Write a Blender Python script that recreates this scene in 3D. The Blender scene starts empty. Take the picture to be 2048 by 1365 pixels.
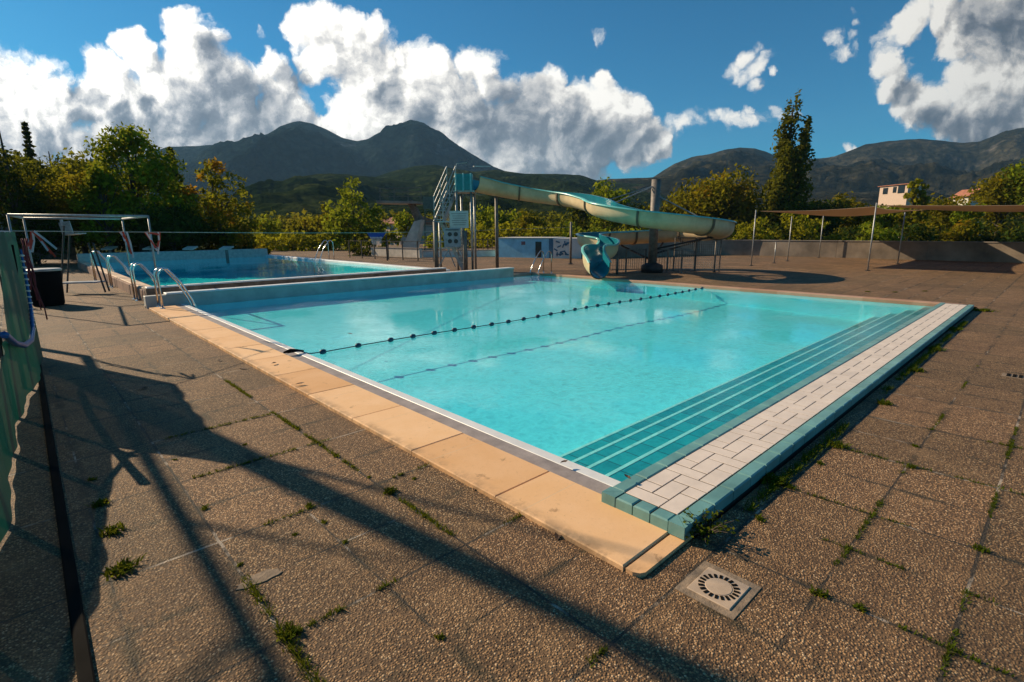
import bpy, math, random
import numpy as np
from mathutils import Vector, Matrix
random.seed(7); RNG = np.random.default_rng(7)
S = bpy.context.scene; COL = S.collection
R_ = math.radians

# ------------------------------------------------------------------ camera
FPX, PITCH, ROLL, YAW, EYE = 1041.78, R_(12.059), R_(-0.409), R_(43.259), 1.65
W0, H0 = 2048, 1365
fw = Vector((math.sin(YAW)*math.cos(PITCH), math.cos(YAW)*math.cos(PITCH), -math.sin(PITCH)))
r0 = Vector((math.cos(YAW), -math.sin(YAW), 0)); u0 = r0.cross(fw)
rt = math.cos(ROLL)*r0 + math.sin(ROLL)*u0; up = -math.sin(ROLL)*r0 + math.cos(ROLL)*u0
cd = bpy.data.cameras.new("camera"); cam = bpy.data.objects.new("camera", cd); COL.objects.link(cam)
cd.sensor_width = 36; cd.lens = FPX/W0*36; cd.clip_start = .05; cd.clip_end = 30000
M = Matrix((rt, up, -fw)).transposed().to_4x4(); M.translation = (0, 0, EYE); cam.matrix_world = M
S.camera = cam
CO = Vector((0, 0, EYE)); FH = Vector((math.sin(YAW), math.cos(YAW), 0)); RH = r0.copy()
def ray(px, py): return fw + rt*((px-W0/2)/FPX) - up*((py-H0/2)/FPX)
def gnd(px, py, z=0.0):
    d = ray(px, py); return CO + d*((z-EYE)/d.z)
def atd(px, py, dep):                       # the point of a photo pixel at a ground distance
    d = ray(px, py); return CO + d*(dep/d.dot(FH))
def proj(P):
    d = Vector(P)-CO; k = d.dot(fw); return W0/2+FPX*d.dot(rt)/k, H0/2-FPX*d.dot(up)/k
def zat(x, y, py):                          # height over (x,y) that shows at row py
    a, b = -5., 40.
    for _ in range(50):
        m = (a+b)/2
        if proj((x, y, m))[1] > py: a = m
        else: b = m
    return a
def LD(lat, dep, z=0): return RH*lat + FH*dep + Vector((0, 0, z))

# ------------------------------------------------------------------ light
SUN_AZ = math.atan2(-.34, .94)              # from +Y toward +X
SUN_EL = R_(28.5)
sd = Vector((math.sin(SUN_AZ)*math.cos(SUN_EL), math.cos(SUN_AZ)*math.cos(SUN_EL), math.sin(SUN_EL)))
sl = bpy.data.lights.new("sun", 'SUN'); sl.energy = 5.0; sl.angle = R_(.5); sl.color = (1, .81, .56)
so = bpy.data.objects.new("sun", sl); COL.objects.link(so); so.rotation_euler = sd.to_track_quat('Z', 'Y').to_euler()
VS = S.view_settings; VS.view_transform = 'Standard'; VS.look = 'None'; VS.gamma = 1; VS.exposure = 0.35
try: VS.use_curve_mapping = False
except Exception: pass
S.cycles.max_bounces = 8; S.cycles.transparent_max_bounces = 12; S.cycles.caustics_reflective = False; S.cycles.caustics_refractive = False
S.cycles.sample_clamp_indirect = 4
S.cycles.use_denoising = True

# ------------------------------------------------------------------ node helper
class NT:
    def __init__(s, t): s.t = t
    def n(s, typ, props=None, **inp):
        nd = s.t.nodes.new(typ)
        for k, v in (props or {}).items(): setattr(nd, k, v)
        for k, v in inp.items():
            key = int(k[1:]) if k[0] == 'i' and k[1:].isdigit() else k.replace('_', ' ')
            sk = nd.inputs[key]
            if isinstance(v, bpy.types.NodeSocket): s.t.links.new(v, sk)
            else: sk.default_value = v
        return nd
    def m(s, op, a, b=0., c=None, clamp=False):
        kw = dict(i0=a, i1=b)
        if c is not None: kw['i2'] = c
        return s.n('ShaderNodeMath', dict(operation=op, use_clamp=clamp), **kw).outputs[0]
    def v(s, op, a, b=(0, 0, 0)):
        nd = s.n('ShaderNodeVectorMath', dict(operation=op), i0=a, i1=b)
        return nd.outputs[1] if op in ('DISTANCE', 'DOT_PRODUCT', 'LENGTH') else nd.outputs[0]
    def mix(s, f, a, b, blend='MIX'):
        nd = s.n('ShaderNodeMix', dict(data_type='RGBA', blend_type=blend))
        for i, v in ((0, f), (6, a), (7, b)):
            if isinstance(v, bpy.types.NodeSocket): s.t.links.new(v, nd.inputs[i])
            else: nd.inputs[i].default_value = v if i == 0 or len(v) == 4 else (*v, 1)
        return nd.outputs[2]
    def noise(s, vec, scale, detail=3, rough=.55, out=0, dims='3D'):
        return s.n('ShaderNodeTexNoise', dict(noise_dimensions=dims), Vector=vec, Scale=scale, Detail=detail, Roughness=rough).outputs[out]
    def ss(s, x, a, b, o0=0., o1=1.):
        return s.n('ShaderNodeMapRange', dict(interpolation_type='SMOOTHSTEP'), Value=x, From_Min=a, From_Max=b, To_Min=o0, To_Max=o1).outputs[0]
    def lin(s, x, a, b, o0=0., o1=1.):
        return s.n('ShaderNodeMapRange', {}, Value=x, From_Min=a, From_Max=b, To_Min=o0, To_Max=o1).outputs[0]
    def ramp(s, x, stops):
        nd = s.n('ShaderNodeValToRGB', {}, Fac=x); e = nd.color_ramp.elements
        while len(e) < len(stops): e.new(.5)
        for el, (p, c) in zip(e, stops): el.position = p; el.color = (*c, 1)
        return nd.outputs[0]

# ------------------------------------------------------------------ world: physical sky with a cumulus layer
def uv(px, py):
    d = ray(px, py); k = d.dot(FH); return d.dot(RH)/k, d.z/k
w = bpy.data.worlds.new("World"); S.world = w; w.use_nodes = True; w.node_tree.nodes.clear()
w.cycles.sampling_method = 'MANUAL'; w.cycles.sample_map_resolution = 512
CLOUDS = [ # photo column, row, radius: the billows of each bank
 (-60,190,120),(15,215,105),(70,190,70),(120,215,80),(190,170,62),(195,235,85),(262,95,34),(290,130,44),(320,180,60),(368,55,40),(400,100,52),(372,140,62),
 (285,235,72),(380,215,90),(455,170,55),(470,235,85),(540,250,95),(540,130,42),(560,175,50),(60,260,90),(150,280,70),
 (602,62,34),(645,60,44),(660,115,62),(700,70,44),(755,62,36),(770,110,56),(740,165,80),(820,110,40),(850,150,60),(800,220,85),(700,235,60),(720,190,60),
 (890,190,55),(880,240,85),(940,215,60),(960,140,44),(975,190,50),(985,120,24),(1010,240,85),(1060,190,60),(1090,160,32),(1080,230,75),(1120,290,70),(1130,220,60),
 (1205,165,30),(1200,205,45),(1190,260,70),(1245,240,48),(1270,290,48),(1310,300,30),(1040,310,60),(1180,310,50),(950,290,55),(890,270,50),
 (1345,265,24),(1330,272,20),(1362,256,24),(1392,248,26),(1430,249,26),(1470,252,22),(1515,250,16),(1494,118,16),(1520,142,18),(1680,80,20),(1706,95,18),(1375,250,24),(1410,245,27),(1450,250,22),(1490,252,16),(1540,245,14),(1520,230,10),
 (520,58,14),(548,62,12),(1196,62,18,.12),
 (1484,145,20),(1505,150,18),(1530,125,20),(1518,95,15),(1530,176,13),(1560,150,9),(1500,125,14),
 (1670,68,22),(1695,62,22),(1690,98,20),(1720,92,16),(1705,15,16),(1715,35,12),
 (1790,60,24),(1815,45,34),(1850,20,40),(1900,0,44),(1880,50,34),(1940,40,50),(2000,20,60),(2060,60,80),(1915,95,45),(1965,100,50),
 (1770,115,24),(1790,125,30),(1800,160,36),(1835,128,18),(1830,190,40),(1860,215,45),(1905,190,40),(1935,160,40),(1985,150,55),(2045,160,70),(1900,245,45),(1955,235,60),(2030,240,70),(1990,270,30),(1925,268,26),
 (-40,300,110),(60,330,80),(260,300,60),(350,270,60),(450,270,60),(30,240,90),(230,320,60),(-120,230,160),(160,350,70),(260,350,70),(30,370,80),(340,320,60),(420,290,60),(590,262,42),(548,185,60),(590,225,46),(500,150,34),(700,290,60),(760,270,60),(810,290,50),(1560,238,16),(1590,240,12),(560,290,60),(660,262,30),(1690,295,12),(1710,293,8),(860,380,14)]
HOLES = [(638,212,26),(615,203,18),(655,232,18),(495,105,26),(1500,215,14)]
DARKS = [(300,300,60),(220,330,60),(420,280,60),(330,255,34),(560,280,50),(90,330,60),(-60,330,80),(300,215,22),(490,205,75),(540,235,70),(400,240,60),(180,190,22),(150,185,20),(225,215,22),(170,243,26),(240,245,24),(585,150,26),(600,160,22),  # shaded cloud bodies, painted in as dark spots
 (860,240,40),(945,240,52),(985,265,60),(1010,215,50),(1060,260,80),(1130,285,75),(1200,300,65),(1270,300,50),(1140,225,45),(1320,300,30),(1060,190,36),(780,190,26),(420,90,30),(470,85,24),
 (1430,265,16),(1930,265,50),(1860,240,34),(2040,245,60),(1980,262,50),(1960,20,50),(2040,40,60),(1800,180,22)]
def build_world():
    g = bpy.data.node_groups.new('cloud_field', 'ShaderNodeTree')
    g.interface.new_socket('P', in_out='INPUT', socket_type='NodeSocketVector')
    g.interface.new_socket('D', in_out='OUTPUT', socket_type='NodeSocketFloat')
    g.interface.new_socket('M', in_out='OUTPUT', socket_type='NodeSocketFloat')
    q = NT(g); gi = g.nodes.new('NodeGroupInput').outputs[0]; go = g.nodes.new('NodeGroupOutput')
    wn = q.noise(gi, 6, 2, .5, out=1, dims='2D')
    wp = q.v('MULTIPLY', q.v('SUBTRACT', wn, (.5, .5, .5)), (.08, .055, 0))
    wn2 = q.noise(gi, 30, 5, .6, out=1, dims='2D')
    wp2 = q.v('MULTIPLY', q.v('SUBTRACT', wn2, (.5, .5, .5)), (.030, .026, 0))
    p = q.v('ADD', q.v('ADD', gi, wp), wp2)
    def field(lst, sm):
        acc = None
        for e_ in lst:
            x, y, r = e_[:3]; wt = e_[3] if len(e_) > 3 else (1.05 if r > 28 else .34)
            c = uv(x, y); e = uv(x+r, y); e2 = uv(x, y+r)
            rr = .5*(math.dist(c, e)+math.dist(c, e2))*(1.16 if r > 28 else 1.95)
            d = q.v('DISTANCE', p, (c[0], c[1], 0))
            d2 = q.m('MULTIPLY', d, d)
            val = q.m('MULTIPLY_ADD', d2, -1/(rr*rr), wt)          # rounded billow
            acc = val if acc is None else q.m('SMOOTH_MAX', acc, val, sm)
        return acc
    mm = q.m('MAXIMUM', field(CLOUDS, .10), -2.); hh = field(HOLES, .05)
    mm = q.m('SUBTRACT', mm, q.m('MAXIMUM', q.m('MULTIPLY', hh, 1.5), 0.))
    def puff(sc, seed, k):
        vv = q.n('ShaderNodeTexVoronoi', dict(voronoi_dimensions='2D', feature='SMOOTH_F1'), Vector=q.v('ADD', p, (seed, seed*.7, 0)), Scale=sc, Smoothness=.25).outputs['Distance']
        return q.m('MULTIPLY', q.m('SUBTRACT', .20, q.m('MULTIPLY', vv, vv)), k)
    D = q.m('ADD', q.m('ADD', mm, puff(9, 3.1, .75)), q.m('ADD', puff(21, 7.7, .55), puff(47, 1.3, .28)))
    D = q.m('MULTIPLY_ADD', q.m('SUBTRACT', q.noise(p, 34, 10, .68, dims='2D'), .5), .95, D)
    g.links.new(D, go.inputs[0]); g.links.new(mm, go.inputs[1])
    g2 = bpy.data.node_groups.new('cloud_dark', 'ShaderNodeTree')
    g2.interface.new_socket('P', in_out='INPUT', socket_type='NodeSocketVector')
    g2.interface.new_socket('D', in_out='OUTPUT', socket_type='NodeSocketFloat')
    q = NT(g2); gi2 = g2.nodes.new('NodeGroupInput').outputs[0]; go2 = g2.nodes.new('NodeGroupOutput')
    wn = q.noise(gi2, 9, 6, .62, out=1, dims='2D')
    p = q.v('ADD', gi2, q.v('MULTIPLY', q.v('SUBTRACT', wn, (.5, .5, .5)), (.11, .08, 0)))
    acc = None
    for (x, y, r) in DARKS:
        c = uv(x, y); e = uv(x+r, y); rr = math.dist(c, e)*1.25
        val = q.m('MULTIPLY_ADD', q.v('DISTANCE', p, (c[0], c[1], 0)), -1/rr, 1.0)
        acc = val if acc is None else q.m('SMOOTH_MAX', acc, val, .2)
    g2.links.new(acc, go2.inputs[0])

    t = NT(w.node_tree)
    tc = t.n('ShaderNodeTexCoord').outputs['Generated']
    a = t.v('DOT_PRODUCT', tc, tuple(FH)); b = t.v('DOT_PRODUCT', tc, tuple(RH))
    z = t.n('ShaderNodeSeparateXYZ', {}, Vector=tc).outputs[2]
    aa = t.m('MAXIMUM', a, .08)
    P = t.n('ShaderNodeCombineXYZ', {}, X=t.m('DIVIDE', b, aa), Y=t.m('DIVIDE', z, aa), Z=0.).outputs[0]
    def grp(gr, vec):
        nd = w.node_tree.nodes.new('ShaderNodeGroup'); nd.node_tree = gr; w.node_tree.links.new(vec, nd.inputs[0]); return nd
    A = grp(g, P); B = grp(g, t.v('ADD', P, (-.011, .009, 0))); Cc = grp(g, t.v('ADD', P, (-.045, .034, 0)))
    Dk = grp(g2, P)
    D = A.outputs[0]
    alpha = t.ss(D, -.04, .62)
    def cl(x, lo, hi): return t.n('ShaderNodeClamp', {}, Value=x, Min=lo, Max=hi).outputs[0]
    lit = t.m('ADD', cl(t.m('MULTIPLY', t.m('SUBTRACT', D, B.outputs[0]), K1), -.20, .16), cl(t.m('MULTIPLY', t.m('SUBTRACT', D, Cc.outputs[0]), K2), -.25, .2))  # cloud light and shade painted from density steps toward the sun
    thin = t.ss(D, .9, .1)
    sh = t.m('ADD', t.m('ADD', lit, BASE), t.m('MULTIPLY', thin, .10))
    dk = t.ss(Dk.outputs[0], -.25, .75)
    sh = t.m('SUBTRACT', sh, t.m('MULTIPLY', dk, DKS), clamp=True)
    ccol = t.ramp(sh, [(0, (.13, .155, .195)), (.25, (.21, .235, .275)), (.5, (.42, .43, .45)), (.75, (.74, .715, .68)), (1, (1.12, 1.08, 1.0))])
    # clouds dim away from the sun side
    az = t.lin(t.n('ShaderNodeSeparateXYZ', {}, Vector=P).outputs[0], -.9, 1.0, 1.18, .55)
    ccol = t.mix(1., ccol, t.n('ShaderNodeCombineXYZ', {}, X=az, Y=az, Z=az).outputs[0], 'MULTIPLY')
    sky = t.n('ShaderNodeTexSky', dict(sky_type='NISHITA', sun_disc=False, sun_elevation=SUN_EL, sun_rotation=SUN_AZ, air_density=1.0, dust_density=.35, ozone_density=2.5, altitude=800))
    skc = t.mix(1., sky.outputs[0], (.16, .66, .84), 'MULTIPLY')
    bg1 = t.n('ShaderNodeBackground', {}, Color=skc, Strength=SKY_STR)
    bg2 = t.n('ShaderNodeBackground', {}, Color=ccol, Strength=CLOUD_STR)
    front = t.m('MULTIPLY', t.ss(a, .1, .25), t.ss(z, -.02, .02))
    mx = t.n('ShaderNodeMixShader', {}, i0=t.m('MULTIPLY', alpha, front), i1=bg1.outputs[0], i2=bg2.outputs[0])
    o = t.n('ShaderNodeOutputWorld'); w.node_tree.links.new(mx.outputs[0], o.inputs[0])
SKY_STR, CLOUD_STR, K1, K2, BASE, DKS = .088, .98, .50, .36, .82, .56
build_world()

# ------------------------------------------------------------------ materials
MATS = {}
def newmat(name):
    m = bpy.data.materials.new(name); m.use_nodes = True; nt = m.node_tree; nt.nodes.clear()
    q = NT(nt); o = nt.nodes.new('ShaderNodeOutputMaterial'); MATS[name] = m
    return m, q, o
def pbr(name, col, rough=.6, metal=0., var=.15, scale=8., bump=.0, bscale=40., spec=.5, col2=None, island=False):
    m, q, o = newmat(name)
    tc = q.n('ShaderNodeTexCoord').outputs['Object']
    f = q.noise(tc, scale, 5, .6)
    c2 = col2 or tuple(max(0, c*(1-2.2*var)) for c in col)
    c = q.mix(q.lin(f, .3, .7), c2, tuple(min(1, c*(1+var)) for c in col))
    kw = dict(Base_Color=c, Roughness=rough, Metallic=metal)
    b = q.n('ShaderNodeBsdfPrincipled', {}, **kw); b.inputs['Specular IOR Level'].default_value = spec
    if bump:
        bn = q.n('ShaderNodeBump', {}, Strength=bump, Distance=.01, Height=q.noise(tc, bscale, 4, .6)); m.node_tree.links.new(bn.outputs[0], b.inputs['Normal'])
    m.node_tree.links.new(b.outputs[0], o.inputs[0]); return m
def world_xy(q):
    g = q.n('ShaderNodeNewGeometry').outputs['Position']; s = q.n('ShaderNodeSeparateXYZ', {}, Vector=g)
    return g, s.outputs[0], s.outputs[1], s.outputs[2]

def deck_mat():
    m, q, o = newmat('exposed_aggregate')
    g, x, y, z = world_xy(q)
    wob = q.v('MULTIPLY', q.v('SUBTRACT', q.noise(g, 9, 3, .6, out=1), (.5, .5, .5)), (.012, .012, 0))
    v1 = q.n('ShaderNodeTexVoronoi', dict(voronoi_dimensions='3D'), Vector=g, Scale=96., Randomness=1.)
    v2 = q.n('ShaderNodeTexVoronoi', dict(voronoi_dimensions='3D'), Vector=g, Scale=210., Randomness=1.)
    hs = q.n('ShaderNodeSeparateColor', {}, Color=v1.outputs['Color'])
    peb = q.ramp(hs.outputs[0], [(0, (.05, .034, .022)), (.2, (.15, .095, .055)), (.5, (.27, .18, .105)), (.75, (.40, .27, .155)), (.9, (.52, .38, .24)), (1, (.66, .55, .42))])
    small = q.ramp(q.n('ShaderNodeSeparateColor', {}, Color=v2.outputs['Color']).outputs[0], [(0, (.06, .042, .028)), (.6, (.17, .115, .07)), (1, (.38, .28, .18))])
    col = q.mix(q.ss(v1.outputs['Distance'], .50, .62), peb, small)
    grout = q.ss(v1.outputs['Distance'], .42, .66)
    col = q.mix(q.m('MULTIPLY', grout, .6), col, (.055, .042, .032))
    # weathering patches
    big = q.noise(g, .55, 6, .6); med = q.noise(g, 2.7, 5, .65)
    col = q.mix(q.ss(big, .35, .68, 0., .48), col, (.11, .075, .048))
    col = q.mix(q.ss(med, .50, .72, 0., .35), col, (.36, .255, .16))
    slab = q.n('ShaderNodeTexWhiteNoise', dict(noise_dimensions='2D'), Vector=q.n('ShaderNodeCombineXYZ', {}, X=q.m('FLOOR', q.m('DIVIDE', q.m('SUBTRACT', x, 1.53), .95)), Y=q.m('FLOOR', q.m('DIVIDE', q.m('SUBTRACT', y, 1.05), .95)), Z=0.).outputs[0]).outputs[0]
    tone = q.n('ShaderNodeCombineXYZ', {}, X=q.lin(slab, 0, 1, .86, 1.22), Y=q.lin(slab, 0, 1, .74, .99), Z=q.lin(slab, 0, 1, .56, .76)).outputs[0]
    col = q.mix(1., col, tone, 'MULTIPLY')
    # slab joints
    gx = q.n('ShaderNodeSeparateXYZ', {}, Vector=q.v('ADD', g, wob))
    def dist_line(c, off, per):
        t = q.m('FRACT', q.m('ADD', q.m('DIVIDE', q.m('SUBTRACT', c, off), per), 100.5))
        return q.m('MULTIPLY', q.m('ABSOLUTE', q.m('SUBTRACT', t, .5)), per)
    dmaj = q.m('MINIMUM', dist_line(gx.outputs[0], 1.53, .95), dist_line(gx.outputs[1], 1.05, .95))
    dmin = q.m('MINIMUM', dist_line(gx.outputs[0], 1.53, .475), dist_line(gx.outputs[1], 1.05, .475))
    jn = q.noise(g, 1.3, 3, .6); jn2 = q.noise(g, 17, 3, .6)
    wid = q.m('MULTIPLY_ADD', jn2, .009, .003)
    maj = q.m('LESS_THAN', dmaj, wid)
    mnr = q.m('MULTIPLY', q.m('LESS_THAN', dmin, q.m('MULTIPLY', wid, .75)), q.ss(jn, .48, .56))
    jcol = q.ramp(q.noise(g, 1.9, 4, .7), [(0, (.035, .03, .022)), (.53, (.04, .033, .024)), (.60, (.42, .34, .26)), (1, (.5, .42, .32))])
    jmask = q.m('MAXIMUM', q.m('MULTIPLY', maj, q.ss(jn2, .15, .3)), mnr)
    # moss and damp spreading from the joints
    halo = q.m('MULTIPLY', q.ss(dmin, .05, .0), q.ss(q.noise(g, 3.3, 5, .75), .47, .58))
    col = q.mix(q.m('MULTIPLY', halo, .75), col, (.035, .032, .017))
    col = q.mix(q.m('MULTIPLY', jmask, .9), col, jcol)
    b = q.n('ShaderNodeBsdfPrincipled', {}, Base_Color=col, Roughness=.78); b.inputs['Specular IOR Level'].default_value = .35
    h = q.m('SUBTRACT', q.m('MULTIPLY', q.ss(v1.outputs['Distance'], .7, .1), 1.), q.m('MULTIPLY', jmask, 1.2))
    bn = q.n('ShaderNodeBump', {}, Strength=.8, Distance=.0045, Height=h)
    m.node_tree.links.new(bn.outputs[0], b.inputs['Normal']); m.node_tree.links.new(b.outputs[0], o.inputs[0])
    return m
DECK = deck_mat()

def coping_mat(name, c1, c2, per=.95, off=1.05, jc=(.50, .36, .2)):
    m, q, o = newmat(name); g, x, y, z = world_xy(q)
    f = q.noise(g, 2.2, 6, .65); f2 = q.noise(g, 45, 4, .7)
    c = q.mix(q.lin(f, .3, .7), c1, c2); c = q.mix(q.ss(f2, .55, .75, 0, .35), c, tuple(v*.62 for v in c2))
    sl3 = q.n('ShaderNodeTexWhiteNoise', dict(noise_dimensions='1D'), W=q.m('FLOOR', q.m('DIVIDE', q.m('SUBTRACT', y, 1.287), .95))).outputs[0]
    c = q.mix(1., c, q.n('ShaderNodeCombineXYZ', {}, X=q.lin(sl3,0,1,.9,1.08), Y=q.lin(sl3,0,1,.82,1.08), Z=q.lin(sl3,0,1,.74,1.1)).outputs[0], 'MULTIPLY')
    grime = q.m('MULTIPLY', q.ss(x, 2.06, 1.95), q.ss(q.noise(g, 7, 5, .7), .38, .62)); c = q.mix(q.m('MULTIPLY', grime, .55), c, (.20, .13, .075))
    st = q.ss(q.noise(g, 5.5, 5, .75), .60, .70, 0, .6); c = q.mix(st, c, (.30, .17, .08))
    t = q.m('FRACT', q.m('ADD', q.m('DIVIDE', q.m('SUBTRACT', y, off), per), 100.5))
    dj = q.m('MULTIPLY', q.m('ABSOLUTE', q.m('SUBTRACT', t, .5)), per)
    jm = q.m('MULTIPLY', q.m('LESS_THAN', q.m('ADD', dj, q.m('MULTIPLY', q.noise(g, 20, 2), .004)), .006), q.ss(q.noise(g, 1.5, 2), .35, .5, .35, 1))
    c = q.mix(q.m('MULTIPLY', jm, .6), c, jc)
    b = q.n('ShaderNodeBsdfPrincipled', {}, Base_Color=c, Roughness=.7); b.inputs['Specular IOR Level'].default_value = .3
    bn = q.n('ShaderNodeBump', {}, Strength=.25, Distance=.004, Height=q.m('SUBTRACT', f2, jm))
    m.node_tree.links.new(bn.outputs[0], b.inputs['Normal']); m.node_tree.links.new(b.outputs[0], o.inputs[0]); return m
ORANGE = coping_mat('ochre_coping', (.82, .49, .23), (.90, .58, .32), jc=(.72, .50, .30))
TEALT = pbr('teal_tile', (.17, .36, .33), .35, var=.14, scale=3.5, bump=.12, bscale=30)
WHITET = pbr('white_tile', (.82, .68, .56), .45, var=.07, scale=4, bump=.1, bscale=30)
JOINT = pbr('tile_joint', (.035, .022, .016), .9)
GUTTER = pbr('gutter_grey', (.36, .30, .27), .6, var=.15, scale=6, bump=.3)
WHITE = pbr('white_edge', (.78, .77, .74), .45, var=.06, scale=5)
WALLW = pbr('pool_white_wall', (.52, .49, .43), .6, var=.12, scale=2.5)
STONE = pbr('brown_stone', (.22, .15, .105), .85, var=.25, scale=5, bump=.5, bscale=18)
CONC = pbr('concrete', (.34, .28, .23), .85, var=.2, scale=1.2, bump=.4, bscale=12)
CONCL = pbr('pale_concrete', (.66, .58, .48), .8, var=.15, scale=1.5, bump=.3, bscale=12)
STEEL = pbr('stainless', (.66, .66, .66), .22, metal=1., var=.08, scale=14)
GALV = pbr('galvanised_steel', (.40, .40, .39), .5, metal=.55, var=.15, scale=9)
DARKM = pbr('dark_steel', (.045, .04, .038), .55, metal=.3, var=.2)
BLACK = pbr('black_rubber', (.010, .009, .008), .95, spec=.08)
CREAM = pbr('cream_fibreglass', (.72, .54, .32), .5, var=.14, scale=1.3, spec=.22)
TEALF = pbr('teal_fibreglass', (.012, .20, .25), .22, var=.12, scale=2., spec=.6)
RIMT = pbr('teal_rim', (.16, .52, .47), .3, var=.12, scale=2.5, spec=.6)
BLUEP = pbr('blue_paint', (.28, .62, .78), .6, var=.1, scale=2)
NAVY = pbr('steel_blue_paint', (.05, .16, .25), .6, var=.1)
WPAINT = pbr('white_paint', (.80, .74, .66), .7, var=.1, scale=1.5)
PAPER = pbr('sign_white', (.52, .48, .46), .6, var=.05)
REDC = pbr('red_tape', (.80, .07, .02), .5, var=.2)
WHITEC = pbr('white_tape', (.8, .74, .68), .5, var=.05)
BLUEF = pbr('blue_float', (.02, .12, .36), .4, var=.2, scale=30)
NAVYF = pbr('dark_float', (.02, .05, .09), .4, var=.2)
TERRA = pbr('terracotta', (.42, .16, .09), .85, var=.2, scale=3)
PLASTER = pbr('pink_plaster', (.62, .45, .34), .85, var=.08)
OCHREW = pbr('pale_plaster', (.60, .55, .45), .85, var=.08)
GLASSD = pbr('dark_window', (.02, .025, .03), .15)
BOARDB = pbr('bright_blue', (.015, .09, .42), .5)
DRYLEAF = pbr('dry_leaf', (.10, .055, .03), .8, var=.3, scale=60)
BARK = pbr('bark', (.09, .065, .045), .9, var=.3, scale=6, bump=.6, bscale=20)
TEALPAN = pbr('teal_panel', (.02, .22, .22), .3, var=.1)
DRAINM = pbr('drain_plastic', (.56, .41, .28), .55, var=.1, scale=12)
MORTAR = pbr('mortar', (.30, .215, .14), .85, var=.18, scale=14, bump=.5, bscale=60)

def tarp_mat():
    m, q, o = newmat('green_tarp'); tc = q.n('ShaderNodeTexCoord').outputs['Object']
    f = q.noise(tc, 1.6, 4, .6)
    c = q.mix(q.lin(f, .3, .7), (.010, .065, .042), (.014, .095, .062))
    weave = q.noise(tc, 160, 2, .5)
    d = q.n('ShaderNodeBsdfPrincipled', {}, Base_Color=c, Roughness=.75)
    tr = q.n('ShaderNodeBsdfTranslucent', {}, Color=q.mix(.5, c, (.02, .30, .17)))
    m0 = q.n('ShaderNodeMixShader', {}, i0=.14, i1=d.outputs[0], i2=tr.outputs[0])
    see_through = q.m('MULTIPLY_ADD', q.ss(q.noise(tc, 3, 3, .6), .3, .7), .02, .03)          # slight transparency added to lighten the tarp's shadow
    mx = q.n('ShaderNodeMixShader', {}, i0=see_through, i1=m0.outputs[0], i2=q.n('ShaderNodeBsdfTransparent').outputs[0])
    bn = q.n('ShaderNodeBump', {}, Strength=.5, Distance=.004, Height=weave); m.node_tree.links.new(bn.outputs[0], d.inputs['Normal'])
    m.node_tree.links.new(mx.outputs[0], o.inputs[0]); return m
TARP = tarp_mat()
def sail_mat():
    m, q, o = newmat('sail_cloth'); tc = q.n('ShaderNodeTexCoord').outputs['Object']
    c = q.mix(q.lin(q.noise(tc, .6, 4, .6), .3, .7), (.52, .39, .27), (.62, .48, .34))
    d = q.n('ShaderNodeBsdfDiffuse', {}, Color=c); tr = q.n('ShaderNodeBsdfTranslucent', {}, Color=c)
    mx = q.n('ShaderNodeMixShader', {}, i0=.42, i1=d.outputs[0], i2=tr.outputs[0]); m.node_tree.links.new(mx.outputs[0], o.inputs[0]); return m
SAIL = sail_mat()

def foliage(name, c1, c2, c3=None, tr=.5, sc=.5):
    m, q, o = newmat(name)
    g = q.n('ShaderNodeNewGeometry'); oi = q.n('ShaderNodeObjectInfo')
    tc = q.n('ShaderNodeTexCoord').outputs['Object']
    f = q.noise(tc, sc, 3, .6); ri = g.outputs['Random Per Island']
    k = q.m('ADD', q.m('MULTIPLY', q.lin(f, .35, .65), .6), q.m('MULTIPLY', ri, .4))
    c = q.mix(k, c1, c2)
    if c3: c = q.mix(q.ss(q.noise(tc, sc*.8, 3, .6, out=0), .52, .66), c, c3)
    c = q.mix(1., c, q.n('ShaderNodeCombineXYZ', {}, X=q.lin(ri, 0, 1, .75, 1.55), Y=q.lin(ri, 0, 1, .8, 1.5), Z=.8).outputs[0], 'MULTIPLY')
    d = q.n('ShaderNodeBsdfDiffuse', {}, Color=c); t2 = q.n('ShaderNodeBsdfTranslucent', {}, Color=q.mix(.4, c, (.38, .36, .02)))
    mx = q.n('ShaderNodeMixShader', {}, i0=tr, i1=d.outputs[0], i2=t2.outputs[0]); m.node_tree.links.new(mx.outputs[0], o.inputs[0]); return m
F_DARK = foliage('foliage_dark', (.014, .028, .010), (.045, .068, .018), tr=.3)
F_GREEN = foliage('foliage_green', (.05, .085, .010), (.22, .26, .025))
F_YEL = foliage('foliage_yellow', (.10, .11, .012), (.30, .26, .022))
F_AUT = foliage('foliage_autumn', (.05, .062, .010), (.17, .16, .018), (.34, .11, .012))
F_OCH = foliage('foliage_ochre', (.06, .06, .008), (.19, .15, .016), (.22, .13, .012))
F_POP = foliage('foliage_poplar', (.035, .042, .009), (.13, .12, .02), tr=.35)
F_WEED = foliage('foliage_weed', (.03, .055, .008), (.10, .13, .02), sc=20)

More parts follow.
